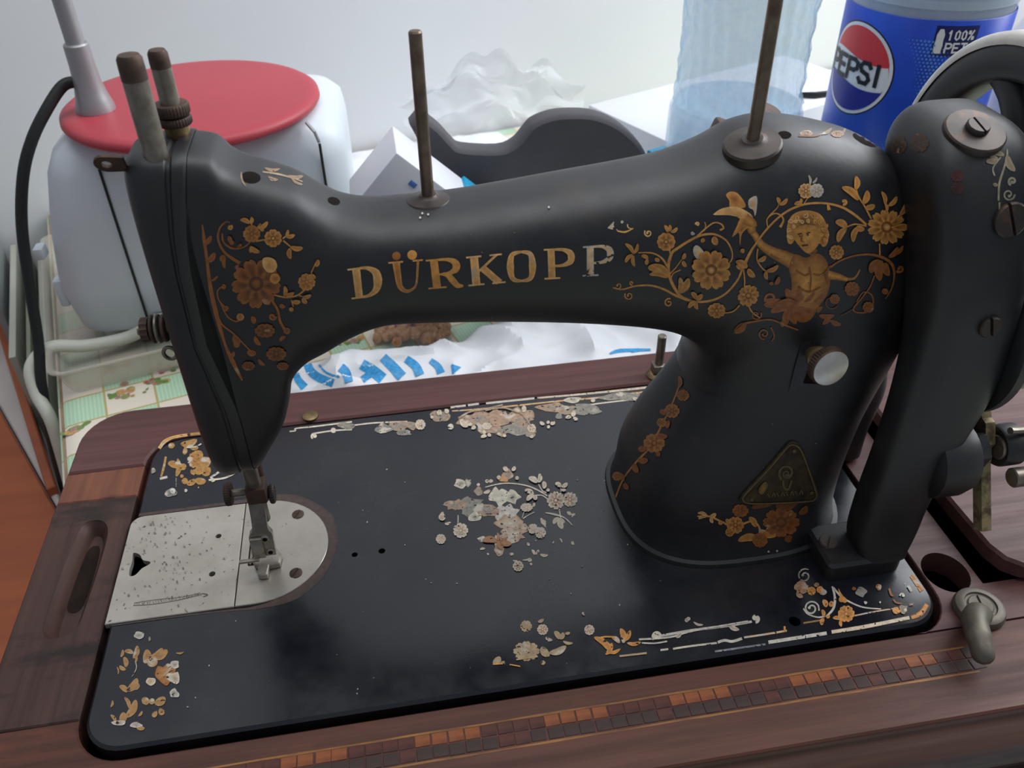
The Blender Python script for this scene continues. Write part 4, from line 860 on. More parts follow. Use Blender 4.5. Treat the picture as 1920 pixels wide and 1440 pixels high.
# ---- bed
def on_bed(u, v):
    return at_z(u, v, 0.0), Vector((0, 0, 1))
CR_ = (0.62, 0.55, 0.42); GRY = (0.24, 0.22, 0.18)
V_ = Print(on_bed, zx(800, 860, .16146))
def patch(cx, cy, r, n, ca, cb, seed, sq=.7):
    q = random.Random(seed); V_.blob([(cx+math.cos(2*math.pi*i/n)*r*q.uniform(.55, 1.15), cy+math.sin(2*math.pi*i/n)*r*sq*q.uniform(.55, 1.15)) for i in range(n)], ca, cb, rings=3, k=2)
patch(840,440,120,12,SV,CR_,1,1.0); patch(1000,450,90,10,GRY,CR_,2,.95); patch(940,640,150,14,SV,SV,3,.9); patch(980,760,190,16,CR_,PK,4,.6); patch(700,590,150,14,GRY,PK,5,.6); patch(520,560,170,18,GRY,GRY,6,.8); patch(330,540,150,16,GRY,PK,7,.5); patch(560,680,110,12,GRY,CR_,8,.6); patch(390,290,90,9,GRY,CR_,9,.8); patch(480,280,45,8,CR_,GRY,10,1.2); patch(600,380,60,8,GRY,TN,11,1); patch(940,190,80,10,GRY,PK,12,.9); patch(890,240,70,9,PK,GD,13,.6); patch(1000,880,170,16,CR_,PK,14,.6); patch(880,960,150,12,PK,CR_,15,.5); patch(840,1080,70,10,CR_,PK,16,.9); patch(640,940,60,9,CR_,CR_,17,.6); patch(1130,800,70,9,CR_,PK,18,.6)
st((680,335),(830,298),(980,290),(1180,322),(1330,390),(1400,435), w=(5,7,6,7,9,7), c=CR_); st((1300,300),(1340,370),(1390,400), w=(6,7,6), c=CR_); st((1250,430),(1340,430),(1400,470), w=(6,6,6), c=CR_); st((1560,390),(1555,340), w=(5,4), c=CR_); st((1540,590),(1555,690), w=(6,6), c=CR_); st((1380,632),(1480,650),(1600,690),(1690,775), w=(5,12,7,6), c=SV); st((1120,700),(1180,660),(1250,625), w=(6,5,4), c=CR_); st((365,660),(365,750), w=(6,6), c=SV); st((1130,620),(1110,690), c=CR_)
V_.flower(1500,490,105,8,ca=(.25,.08,.04),cb=CR_); V_.flower(1665,480,85,6,ca=(.25,.10,.05),cb=CR_); V_.flower(395,840,88,7,ca=PK,cb=CR_); V_.flower(165,940,58,6,ca=PK,cb=CR_); V_.flower(1062,1255,62,6,ca=(.16,.06,.03),cb=CR_); V_.flower(1320,868,66,6,ca=TN,cb=CR_); V_.flower(1160,575,72,6,ca=PK,cb=CR_,sy=.7); V_.flower(1235,825,60,6,ca=PK,cb=CR_); V_.flower(180,690,40,5,ca=PK,cb=CR_)
O1 = (0.36, 0.15, 0.05)
lf((820,970,650,965,40),(830,970,880,1060,28),(850,950,930,880,34),(860,960,985,1000,36),(830,960,820,870,16), c=O1, d=PK)
lf((990,150,1025,100,22),(930,160,890,110,26),(1030,230,1070,230,22),(860,235,815,235,24),(1285,290,1185,235,34),(1300,290,1310,185,26),(1360,360,1355,275,26),(1390,370,1428,372,18),(1240,430,1140,375,28),(1245,435,1165,500,28),(1260,435,1275,490,26),(1560,340,1492,298,26),(1565,340,1632,292,24),(1560,370,1620,372,16),(1540,690,1470,760,26),(1550,690,1580,815,34),(1560,690,1605,745,20),(1670,660,1630,620,18),(1680,655,1725,640,14),(1690,680,1680,640,12),(1340,760,1325,690,18),(1370,780,1355,710,18),(1385,800,1330,750,10),(1200,1200,1185,1170,26),(1200,1215,1228,1230,12),(720,270,680,270,22),(720,260,770,255,20),(660,400,740,360,20),(600,320,590,290,20),(1230,560,1250,515,16),(1690,960,1710,1005,16),(1250,1120,1220,1060,16),(1260,1115,1300,1060,16),(1320,1115,1410,1120,18),(1110,1180,1205,1155,9),(1000,1185,1050,1185,7),(1165,1000,1190,985,22),(960,1100,1010,1110,18),(680,1050,620,1060,14),(720,1130,700,1100,10),(210,760,280,740,16),(160,660,190,620,18),(1570,980,1545,930,10),(1460,990,1475,960,8), c=CR_, d=PK)
sm.part('bed_centre_print', V_.g, 'gold_print_worn', label='flaked silvery cupid and flower print', smooth=0)
V_ = Print(on_bed, zx(0, 1100, .23609)); c_ = (0.40, 0.24, 0.09)
lf((1060,570,1090,470,22),(1060,530,990,515,18),(1080,600,1075,540,10),(960,560,975,500,12),(1000,640,985,560,20),(950,630,1000,660,16),(1150,610,1165,500,34),(1170,610,1250,590,30),(1200,560,1330,505,36),(1230,540,1290,490,20),(1010,840,950,790,22),(1010,830,1090,730,30),(1040,790,1110,780,30),(1000,1040,1080,900,30),(1030,970,990,880,16),(960,1080,980,1000,30),(920,1080,880,1020,14),(880,960,895,905,10),(1100,1030,1130,990,10),(1170,940,1130,890,30),(1190,930,1215,890,24),(1230,930,1310,880,34),(1260,1000,1300,980,30),(1220,1000,1250,1020,30),(1080,1100,1150,1130,20),(1050,1100,1100,1080,16),(1400,530,1460,522,8),(940,700,930,640,6), c=c_, d=BR)
patch(1330,690,110,12,c_,BR,31,.9); patch(1390,720,60,9,TN,CR_,32,1); patch(1200,755,42,8,c_,CR_,33,.8); patch(1385,850,45,9,GRY,SV,34,.9); patch(1105,385,45,9,GRY,SV,35,.7); patch(1385,620,45,8,TN,SV,36,.7); patch(940,1085,60,9,TN,SV,37,.4); patch(1080,1105,60,8,TN,SV,38,.4); patch(1190,420,14,6,GRY,GRY,39,1.4)
st((1075,590),(1085,650),(1050,720), w=(4,3,3), c=GRY)
sm.part('bed_front_left_print', V_.g, 'gold_print_worn', smooth=0)
V_ = Print(on_bed, zx(600, 915, .36458)); c_ = (0.42, 0.30, 0.16)
V_.flower(1062,840,68,8,ca=TN,cb=c_,sy=.75); V_.flower(1060,712,30,6,ca=TN,cb=c_); V_.flower(1145,730,28,6,ca=BR,cb=CR_); V_.flower(1385,732,26,5,ca=BR,cb=CR_)
lf((1120,690,1150,675,9),(1160,770,1195,785,9),(1230,780,1205,740,14),(1235,780,1250,745,12),(1260,750,1285,745,8),(1250,790,1300,800,8),(1140,820,1180,865,20),(1180,850,1265,815,18),(1150,890,1150,912,12),(890,905,925,870,18),(930,900,950,895,8), c=c_, d=TN)
st((890,908),(950,905)); st((975,910),(1030,920), w=(3,3)); st((1010,885),(1120,870), w=(4,3), c=c_)
lf((1560,800,1545,725,16),(1560,790,1595,735,12),(1580,800,1650,795,10),(1540,800,1500,770,12),(1490,840,1410,770,16),(1480,850,1545,830,9),(1490,850,1460,790,14),(1470,860,1500,800,12), c=GD, d=BR); st((1430,775),(1470,768),(1525,770), w=(4,4), c=GD)
st((1540,868),(1680,852), w=(5,5), c=c_); st((1640,782),(1800,770),(1920,738),(2200,688), w=(5,5,4,4), c=SV); V_.curl(1735,765,24,2.5,1,(8,7,6),CR_); st((1655,800),(1720,802),(1785,792), w=(4,4), c=SV); lf((1830,770,1855,750,10),(1885,680,1900,668,10),(1360,650,1350,655,10), c=SV)
sm.part('bed_front_print', V_.g, 'gold_print_worn', smooth=0)
V_ = Print(on_bed, zx(1220, 915, .36458))
st((30,765),(200,735),(400,708),(520,688), w=(6,7,7,6), c=SV); V_.curl(540,672,20,1.6,-.6,(7,8,8),SV); V_.curl(35,765,24,2.4,1,(8,7,6),CR_); lf((400,700,455,730,12),(130,770,150,750,10),(185,670,190,690,10),(220,690,270,705,6), c=SV)
st((115,828),(200,815),(340,798), w=(5,5), c=CR_); st((345,795),(380,785),(420,790),(470,775), w=(7,7), c=SV); st((480,770),(600,752),(700,735), w=(5,5,5), c=mixc(CR_,GD,.5)); st((690,740),(688,712), w=(5,5), c=GD); st((50,835),(90,830), w=(5,5), c=SV); st((330,842),(590,805), w=(5,5), c=(.18,.19,.22))
V_.ribbon([(605,795),(905,748)], [9,9], SV, SV, k=12, nc=2); V_.ribbon([(930,742),(1100,715),(1330,668)], [9,10,9], CR_, mixc(CR_,GD,.4), k=12, nc=2); V_.ribbon([(1340,668),(1390,645),(1420,600)], [10,14,12], GD, BR, k=8, nc=2); V_.ribbon([(1395,530),(1340,450)], [12,10], BR, GD, k=8, nc=2); V_.ribbon([(1340,535),(1325,505)], [7,7], SV, k=4, nc=1)
sm.part('bed_border_print', V_.g, 'gold_print_worn', smooth=0)
V_ = Print(on_bed, zx(1480, 960, .22917)); c_ = (0.33, 0.18, 0.06)
V_.curl(180,790,65,.3,-1.5,(6,7,6),SV); st((115,790),(150,835),(230,862),(290,855), w=(6,6,7), c=SV); st((350,610),(372,700),(360,790),(300,860), w=(6,10,10,8), c=SV); st((360,620),(420,690),(480,730),(600,780),(750,795), w=(7,8,7,6,5), c=SV); st((115,910),(270,885), w=(7,7), c=c_); st((535,850),(680,820),(850,792), w=(6,6,5), c=mixc(SV,GD,.5))
lf((300,780,275,720,22),(330,775,345,730,20),(280,860,265,800,16),(280,870,265,928,18),(300,860,330,850,14),(430,740,410,700,22),(440,740,460,710,18),(420,880,355,870,16),(425,880,425,940,14),(400,630,470,720,8), c=GD, d=BR); V_.flower(465,835,68,6,ca=BR,cb=GD,cc=LT)
V_.curl(125,525,60,-1,-1.3,(5,6,6),GRY); V_.flower(100,620,55,6,ca=BR,cb=TN); V_.flower(180,650,34,5,ca=BR,cb=GD); lf((240,640,305,660,26),(230,660,245,620,18),(200,600,240,590,18),(60,660,110,700,20),(80,590,45,640,16), c=TN, d=BR); V_.flower(250,640,28,5,ca=BR,cb=GD)
patch(730,620,28,7,(.20,.05,.02),BR,41,1); patch(580,660,60,10,GRY,GRY,42,.8); patch(930,800,45,9,GRY,TN,43,.9); V_.curl(870,805,30,0,.9,(10,10,9),GD); V_.curl(925,688,22,3,.55,(7,7,6),CR_); st((815,630),(830,680),(850,690), w=(8,8,6), c=BR); st((850,720),(870,745),(920,755), w=(6,6,5), c=BR); st((980,765),(1010,758), w=(8,8), c=PK); patch(945,810,18,6,CR_,CR_,44,1); patch(740,745,12,5,SV,SV,45,1); patch(620,745,16,5,SV,SV,46,1); patch(525,635,26,7,(.16,.05,.03),BR,47,.6)
st((940,590),(975,625),(990,655), w=(5,7,9), c=SV)
sm.part('bed_right_print', V_.g, 'gold_print_worn', smooth=0)
V_ = Print(on_bed, zx(780, 720, .27083)); c_ = (0.36, 0.25, 0.16)
V_.ribbon([(240,163),(345,150)], [7,7], SV, k=8, nc=2); V_.ribbon([(360,148),(435,138)], [7,7], SV, k=8, nc=2); V_.ribbon([(485,135),(820,100)], [7,7], SV, k=14, nc=2); V_.ribbon([(840,98),(1250,62),(1760,8)], [6,7,8], SV, mixc(SV,GD,.4), k=14, nc=2)
st((250,188),(400,178),(700,150),(1000,118),(1300,92),(1700,40), w=(4,5,5,5,6,6), c=mixc(c_,LT,.5)); st((1120,155),(1400,120),(1600,100), w=(4,5,5), c=CR_); V_.curl(1600,108,14,0,1,(6,6,5),CR_); V_.curl(1710,50,16,3,.7,(6,6,5),SV); st((-520,300),(-300,272),(-60,262), w=(4,5,5), c=CR_)
patch(180,225,85,12,GRY,c_,51,.5); patch(350,250,80,10,GRY,PK,52,.7); patch(440,245,110,14,GRY,PK,53,.6); patch(570,240,100,14,PK,c_,54,.6); patch(500,300,90,12,GRY,PK,55,.55); patch(580,330,60,10,GRY,PK,56,.6); patch(700,320,110,12,GRY,GRY,57,.4); patch(720,220,110,14,PK,c_,58,.6); patch(740,280,60,9,PK,GRY,59,.8); patch(800,330,45,8,PK,GRY,60,1.1); patch(940,165,110,12,GRY,PK,61,.35); patch(1060,180,90,12,GRY,c_,62,.4); patch(1180,180,110,14,GRY,GRY,63,.4); patch(1420,90,220,16,GRY,GRY,64,.14); patch(1640,70,80,10,GRY,c_,65,.35); patch(1090,110,70,9,GRY,CR_,66,.35); patch(990,220,30,7,GRY,GRY,67,1)
patch(-480,290,60,9,GRY,GRY,68,.5); patch(-120,290,90,12,GRY,c_,69,.4); patch(-220,310,80,10,(.12,.13,.12),GRY,70,.5); patch(-30,290,60,9,GRY,c_,71,.5); patch(-80,340,60,8,(.12,.13,.12),GRY,72,.4)
V_.flower(560,240,60,7,ca=PK,cb=c_); V_.flower(490,295,34,6,ca=PK,cb=CR_,sy=.7); V_.flower(800,310,30,6,ca=PK,cb=CR_); V_.flower(30,285,36,6,ca=PK,cb=CR_); V_.flower(240,300,20,5,ca=CR_,cb=CR_)
lf((480,350,460,335,12),(490,365,450,375,12),(500,345,520,365,12),(590,360,560,350,10),(600,360,625,360,10),(1080,230,1090,190,16),(1075,235,1035,240,12),(1090,235,1120,250,12),(920,280,905,265,12),(930,280,960,265,14),(920,290,920,315,10),(860,265,890,285,12),(800,380,795,360,14),(400,320,390,300,18),(150,220,165,185,18),(200,200,220,180,18),(120,240,100,235,10),(310,250,360,300,20),(350,260,390,290,14),(740,200,745,155,16),(720,200,680,190,14),(1210,120,1240,115,12),(1500,100,1540,110,12), c=CR_, d=PK)
st((300,240),(370,200),(480,180),(600,150), w=(6,6,5), c=c_); st((700,200),(600,170),(480,190), w=(5,5), c=c_); st((800,300),(740,220),(700,200), c=c_)
sm.part('bed_rear_print', V_.g, 'gold_print_worn', smooth=0)
V_ = Print(on_bed, zx(200, 780, .27778)); c_ = (0.42, 0.24, 0.07)
V_.ribbon([(355,220),(390,175),(450,145),(545,128)], [10,12,9,9], c_, LT, k=6, nc=2); V_.ribbon([(565,125),(700,112)], [9,9], c_, k=6, nc=2); V_.ribbon([(400,275),(385,350),(368,410)], [7,8,6], CR_, c_, k=6, nc=1); st((360,425),(410,412), w=(8,8), c=SV)
lf((500,190,610,160,24),(520,210,560,170,18),(520,260,530,215,16),(560,210,620,215,14),(580,280,640,240,36),(600,330,560,330,24),(600,320,700,290,40),(600,380,570,390,22),(640,350,620,400,30),(660,350,700,390,36),(470,410,480,290,18),(480,350,415,320,24),(490,350,535,330,22),(500,400,520,410,12),(520,460,525,420,22),(540,460,600,430,20),(600,430,670,440,24),(460,200,420,215,20), c=c_, d=BR)
V_.flower(600,300,55,6,ca=BR,cb=c_); st((700,420),(770,375),(790,370), w=(6,8,4), c=SV); st((690,435),(800,420),(880,380), w=(6,6,5), c=CR_); V_.curl(715,430,16,0,1,(5,5,4),CR_); st((540,215),(600,210),(640,190), w=(5,5,4), c=SV); st((470,420),(470,480), w=(3,3), c=GRY)
patch(435,520,50,9,(.15,.15,.15),GRY,81,.7); patch(450,505,22,6,SV,SV,82,1); patch(535,505,14,5,SV,SV,83,1.2); patch(315,375,18,6,GRY,GRY,84,1.4)
sm.part('bed_rear_left_print', V_.g, 'gold_print_worn', smooth=0)
V_ = Print(on_bed, zx(200, 780, .27778))
st((1235,105),(1275,100),(1278,85),(1400,72),(1656,40), w=(4,4,4,5,5), c=CR_); V_.curl(1400,135,20,2,.7,(6,7,7),CR_); st((1395,120),(1530,100),(1656,92), w=(5,5,5), c=CR_); V_.disc(1530,98,18,CR_)
sm.part('bed_rear_line', V_.g, 'gold_print_worn', smooth=0)
# scattered paint chips
V_ = Print(on_bed); q = random.Random(4)
for i in range(60):
    x, y = q.uniform(280, 1250), q.uniform(860, 1340)
    if at_z(x, y).y > 185 or at_z(x, y).y < 6 or (x < 640 and y < 1160 and y > 930): continue
    r = q.uniform(.7, 1.9); V_.disc(x, y, r, mixc((.12,.12,.12), SV, q.random()), ry=r*.6, rot=q.uniform(0, 3))
sm.part('paint_chips', V_.g, 'ink', smooth=0, kind='stuff')
V_ = Print(on_arm); q = random.Random(8)
for i in range(70):
    x, y = q.uniform(420, 1640), q.uniform(370, 990); r = q.uniform(.6, 1.5)
    V_.disc(x, y, r, mixc((.05,.05,.05), (.3,.28,.25), q.random()**2), ry=r*.7)
for x, y in ((792,402),(803,404),(788,410),(1029,390),(640,330),(1440,1033),(1456,1032)): V_.disc(x, y, 2, SV)
sm.part('paint_chips', V_.g, 'ink', smooth=0, kind='stuff')
# marks on the slide plate: engraved arrow bar
def on_plate(u, v): return at_z(u, v, .36), Vector((0, 0, 1))
V_ = Print(on_plate, zx(0, 915, .36458), off=.03); c_ = (.13, .10, .085)
st((685,605),(790,598),(940,572),(1040,545), w=(2.2,2.2), c=c_); st((690,592),(800,575),(940,560),(1030,540), w=(2,2), c=c_); st((1040,543),(1068,550),(1045,560), w=(3,3), c=c_); q = random.Random(2)
for i in range(26):
    t = i/25; x = 690+340*t; y = 600-52*t**1.1; st((x, y-7+q.uniform(-3, 3)), (x+q.uniform(-6, 8), y+7+q.uniform(-3, 2)), w=(2+q.random()*2, 2), c=mixc(c_, (.3,.26,.22), q.random()))
for i in range(130):
    x, y = q.gauss(820, 140), q.gauss(330, 130)
    if not (620 < x < 1220 and 140 < y < 660) or (y-150)*.29+ (x-700) < 0: continue
    if 650 < x < 785 and 325 < y < 465: continue
    r = q.uniform(2.0, 7) ; V_.disc(x, y, r, mixc(c_, (.32,.28,.24), q.random()), ry=r*q.uniform(.4, .9), rot=q.uniform(0, 3))
sm.part('pitting', V_.g, 'ink', smooth=0, kind='stuff')

# ================================================================= THINGS ON THE TABLE BEHIND THE MACHINE
from mathutils import noise as mn
mat('toaster_white', (0.70, 0.75, 0.79), (0.66, 0.71, 0.75), (8, 8, 8), rough=0.35)
mat('toaster_grey', (0.55, 0.58, 0.58), rough=0.4)
mat('black_rubber', (0.012, 0.014, 0.014), rough=0.5)
mat('lamp_red', (0.47, 0.056, 0.074), (0.43, 0.05, 0.066), (6, 6, 6), rough=0.45, bump=.05, bscale=400)
mat('lamp_silver', (0.40, 0.405, 0.41), (0.36, 0.365, 0.37), (30, 30, 30), rough=0.38, metal=0.5)
mat('cord_white', (0.66, 0.68, 0.58), (0.60, 0.60, 0.5), (30, 30, 30), rough=0.4)
mat('tray_plastic', (0.66, 0.61, 0.52), (0.55, 0.51, 0.43), (14, 14, 14), rough=0.25, alpha=0.34)
mat('bag_white', (0.80, 0.81, 0.82), (0.74, 0.75, 0.77), (12, 12, 12), rough=0.38, bump=.2, bscale=90)
mat('paper_white', (0.82, 0.83, 0.85), rough=0.6)
mat('carton_white', (0.74, 0.75, 0.78), (0.70, 0.72, 0.78), (20, 20, 20), rough=0.5)
mat('carton_cyan', (0.02, 0.36, 0.60), rough=0.4)
mat('foam_dark', (0.115, 0.108, 0.118), (0.09, 0.085, 0.095), (25, 25, 25), rough=0.75, bump=.2, bscale=500)
mat('film', (0.85, 0.87, 0.90), rough=0.08, alpha=0.24, spec=1.0)
mat('wrap', (0.9, 0.9, 0.9), rough=0.06, alpha=0.08, spec=1.0)
mat('nut_brown', (0.60, 0.30, 0.13), (0.34, 0.14, 0.05), (260, 260, 260), rough=0.5, bump=.4, bscale=300, col3=(.72, .46, .27), scale3=(200, 200, 200))

def rr_ring(x0, x1, y0, y1, r, z, n=8): return [(x, y, z) for x, y in rrect(x0, y0, x1, y1, r, n)]
to = Thing('toaster', 'white toaster standing in a clear tray under the red lamp base', 'toaster', (12, 430, -47))
g = Geo(); g.loft([rr_ring(*q) for q in ((-84, 112, 374, 486, 20, -40), (-93, 117, 366, 494, 24, -33), (-98, 120, 364, 496, 24, 0), (-90, 121, 364, 496, 24, 45), (-79, 121, 364, 496, 24, 85), (-72, 119, 367, 493, 24, 99), (-62, 112, 375, 485, 22, 107), (-50, 102, 384, 476, 18, 110.5))]); to.part('body', g, 'toaster_white', smooth=60)
for pts in ([(-39, 363.4, z) for z in (92, 60, 20, -10, -30)], [(104, 363.6, z) for z in (98, 70, 40, 10, -20)]):
    g = Geo(); g.tube(pts, .95, 8); to.part('panel_seam', g, 'black_rubber')
g = Geo(); g.tube([(104, 363.4, 99), (102, 364.0, 106), (97, 372, 110)], 1.2, 8); to.part('seam_rim', g, 'lamp_silver')
g = Geo(); g.prism(rrect(-36, 0, 101, 12, 3), 0, 1.2, .4, xf=lambda p: Vector((p.x, 364.2-p.z, -33+p.y))); to.part('crumb_tray_front', g, 'toaster_grey')
for x in (-70, 95):
    for y in (385, 475):
        g = Geo(); g.lathe([(8, 0), (9, 2), (9, 8)], (x, y, -47), n=20); to.part('foot', g, 'toaster_grey')
g = Geo(); g.tube(cr([(-40, 363, -31), (-58, 362, -38), (-83, 352, -35), (-104, 345, -29), (-117, 335, -37), (-116, 324, -53), (-108, 311, -72), (-112, 305, -130)], 6), 4.6, 14); to.part('power_cord', g, 'cord_white', label='thick white cord bending over the table edge')
g = Geo(); g.box((-97, 372, 33), (7, 12, 9), bev=2); to.part('side_knob', g, 'toaster_white')
g = Geo(); g.box((-96, 380, -4), (7, 10, 22), bev=2); to.part('side_lever', g, 'toaster_white')
# clear tray under the toaster
g = Geo(); outer = [(10, 92), (250, 92), (250, 282), (2, 282)]
def tray_ring(k, z, r=10): return [tb(a, b, z) for a, b in rrect(9-k, 90-k, 250+k, 300+k, r)]
g.loft([tray_ring(0, -49.6), tray_ring(2, -42), tray_ring(5, -27), tray_ring(8, -26.4), tray_ring(8, -27.6), tray_ring(4, -28), tray_ring(1, -42), tray_ring(-1.5, -48.4)], True, True)
single('plastic_tray', g, 'tray_plastic', 'cloudy see-through plastic tray beneath the white toaster', 'tray', tb(120, 190, -49.6), smooth=40)
# desk lamp standing on the toaster
la = Thing('desk_lamp', 'desk lamp with round red base and silver pole on the toaster', 'lamp', (20, 413, 111))
g = Geo(); g.lathe([(80, 0), (84.5, 1), (86, 3.2), (85.5, 6), (83, 7.6), (78, 8.2), (.01, 8.6)], (20, 413, 111), n=96); la.part('lamp_base', g, 'lamp_red', smooth=50)
lx, ly = -40, 398
g = Geo(); g.lathe([(12.5, 0), (12.3, 3), (10.4, 9), (8.6, 18), (8.0, 30), (7.8, 42), (7.0, 43)], (lx, ly, 119.4), n=36); la.part('pole_socket', g, 'lamp_silver')
g = Geo(); g.cyl((lx, ly, 160), (lx, ly, 560), 5.8, n=28); la.part('pole', g, 'lamp_silver')
g = Geo(); g.tube(cr([(lx-6, ly+1, 138), (-55, 396, 137), (-66, 386, 126), (-78, 376, 110), (-88, 368, 90), (-97, 360, 60), (-102, 350, 25), (-108, 340, -20), (-112, 325, -52), (-116, 310, -110), (-120, 300, -200)], 6), 3.7, 12); la.part('cord', g, 'black_rubber', label='black lamp cord')

# carrier bag lying behind the base
def smoothstep(a, b, x):
    t = max(0, min(1, (x-a)/(b-a))); return t*t*(3-2*t)
def crease(x, y, s_, seed):
    v = mn.noise(Vector((x*s_, y*s_, seed))); return 1-abs(v)*2
def bag_h(x, y):
    e = smoothstep(40, 75, x)*(1-smoothstep(330, 352, x))*smoothstep(226, 236, y)*(1-smoothstep(284+34*smoothstep(165, 260, x), 320+48*smoothstep(165, 260, x), y))
    h = 20 + 10*math.exp(-((x-136)/24)**2-((y-262)/16)**2) + 9*crease(x, y, .018, 1.5) + 5*crease(x+y*.5, y, .04, 7.1) + 5*smoothstep(170, 260, x)
    h += 6*math.exp(-((x-100)/22)**2-((y-245)/12)**2)
    return -49.7 + max(0.0, e*h)
g = Geo(); nx, ny = 110, 54
pts = [[(38+i*(316/nx), 226+j*(150/ny)) for i in range(nx+1)] for j in range(ny+1)]
g.loft([[Vector((x, y, bag_h(x, y))) for x, y in r] for r in pts], False, False, closed=False)
g.f = [f for f in g.f if max(g.v[i].z for i in f) > -48.9]
used = sorted({i for f in g.f for i in f}); remap = {i: k for k, i in enumerate(used)}
g.v = [g.v[i] for i in used]; g.f = [tuple(remap[i] for i in f) for f in g.f]
BAG = g; bg = Thing('carrier_bag', 'white plastic carrier bag with slanted blue stripes lying behind the base', 'plastic bag', (190, 290, -49.8))
bg.part('bag_sheet', g, 'bag_white', smooth=25); BAGB = bvh(g)
BL_ = (0.05, 0.33, 0.66)
def on_bag(u, v):
    h = BAGB.ray_cast(CAM, ray(u, v).normalized()); return None if h[0] is None else (h[0], Vector((0, -.5, .86)))
for pts, ws in (([(175,560),(200,620),(260,690)],[30,34,40]), ([(285,465),(320,540),(400,600),(530,650)],[40,34,34,40]), ([(395,475),(450,540),(520,575),(590,590)],[10,14,16,10]), ([(600,500),(650,545),(680,640)],[44,50,40]), ([(800,470),(900,530),(1000,610)],[50,50,56]), ([(820,565),(860,620)],[44,40]), ([(1000,405),(1090,490),(1180,590)],[44,50,52]), ([(1220,420),(1310,490),(1350,575)],[36,46,46]), ([(1450,435),(1520,490),(1550,555)],[26,44,40]), ([(1650,475),(1700,535)],[8,56])):
    pr = Print(on_bag, zx(520, 590, .19792), off=.4); pr.ribbon(pts, lambda t, ws=ws: (ws[0]+(ws[-1]-ws[0])*t), BL_, k=8, nc=5); bg.part('blue_stripe', pr.g, 'ink', smooth=0)
for pts, ws in (([(1490,585),(1545,570),(1700,565)],[4,10,6]), ([(1600,575),(1640,565)],[6,10])):
    pr = Print(on_bag, zx(600, 450, .36458), off=.4); pr.ribbon(pts, ws, BL_, k=8, nc=2); bg.part('blue_stripe', pr.g, 'ink', smooth=0)
# heap of brown nuts beyond the bag
hp = Thing('nut_packet', 'see-through packet of brown nuts on the oilcloth beyond the bag', 'packet', (152, 342, -50))
rnd = random.Random(9); proto = None
for i in range(90):
    a, q = rnd.uniform(0, 6.28), rnd.random()**.5
    c = Vector((152+28*q*math.cos(a), 342+17*q*math.sin(a), -46+9*(1-q)+rnd.uniform(0, 3)))
    if proto is None:
        t = Geo(); t.lathe([(.4, -4.2), (2.4, -3), (3.4, -.6), (3.2, 1.6), (1.8, 3.6), (.3, 4.2)], (0, 0, 0), (1, 0, .2), 9)
        proto = bpy.data.meshes.new('nut'); proto.from_pydata([tuple(p*S) for p in t.v], [], t.f); proto.materials.append(MATS['nut_brown']); proto.shade_smooth()
    o = bpy.data.objects.new('nut', proto); COL.objects.link(o); o.parent = hp.o; o.location = (c-hp.base)*S
    o.rotation_euler = (rnd.uniform(0, 6), rnd.uniform(0, 6), rnd.uniform(0, 6)); k = rnd.uniform(.8, 1.25); o.scale = (k, k, k)
g = Geo(); g.lathe([(44, 0), (45, 1.5), (40, 9), (28, 15), (10, 19), (.01, 20)], (0, 0, 0), n=28)
g.v = [Vector((152+p.x*.74, 342+p.y*.46, -49.8+p.z*(1+.12*math.sin(p.x*.3)))) for p in g.v]; hp.part('clear_wrap', g, 'wrap')

# folded white paper standing up between toaster and carton
def cone_paper(apex, base_pts, nm, label, cat, m_, mid=.5, seed=1, amp=3.0):
    g = Geo(); rings = []; K = 7
    for k in range(K+1):
        t = k/K; rg = []
        for i, b in enumerate(base_pts):
            p = Vector(apex).lerp(Vector(b), t)
            p += Vector((mn.noise(Vector((i*1.7, t*3, seed))), mn.noise(Vector((i*1.1, t*3, seed+9))), 0))*amp*t*(1-t)*4
            rg.append(p)
        rings.append(rg)
    g.loft(rings, False, True); return single(nm, g, m_, label, cat, (apex[0], apex[1], base_pts[0][2]), smooth=20)
cone_paper((152, 392, 84), [(148, 381, -49.8), (158, 374, -49.8), (178, 373, -49.8), (194, 379, -49.8), (196, 390, -49.8), (180, 396, -49.8), (156, 396, -49.8)], 'folded_paper', 'white folded paper peak rising left of the blue-edged carton', 'paper', 'paper_white')
def mound(u, v):
    x = 122+215*u; y = 399+v*(285+.25*(x-122))
    e = math.sin(math.pi*min(1, .04+u*.95))**.5*math.sin(math.pi*min(1, .03+v*.96))**.4
    return Vector((x-90*max(0, v-.36), y, -49.7+e*(18+8*crease(x, y, .02, 5)+4*mn.noise(Vector((x*.05, y*.05, 2))))))
g = Geo(); g.loft([[mound(i/30, j/50) for i in range(31)] for j in range(51)], False, False, closed=False)
single('paper_sheet', g, 'paper_white', 'crumpled white paper spread on the table right of the toaster', 'paper', (190, 540, -49.8), smooth=22)
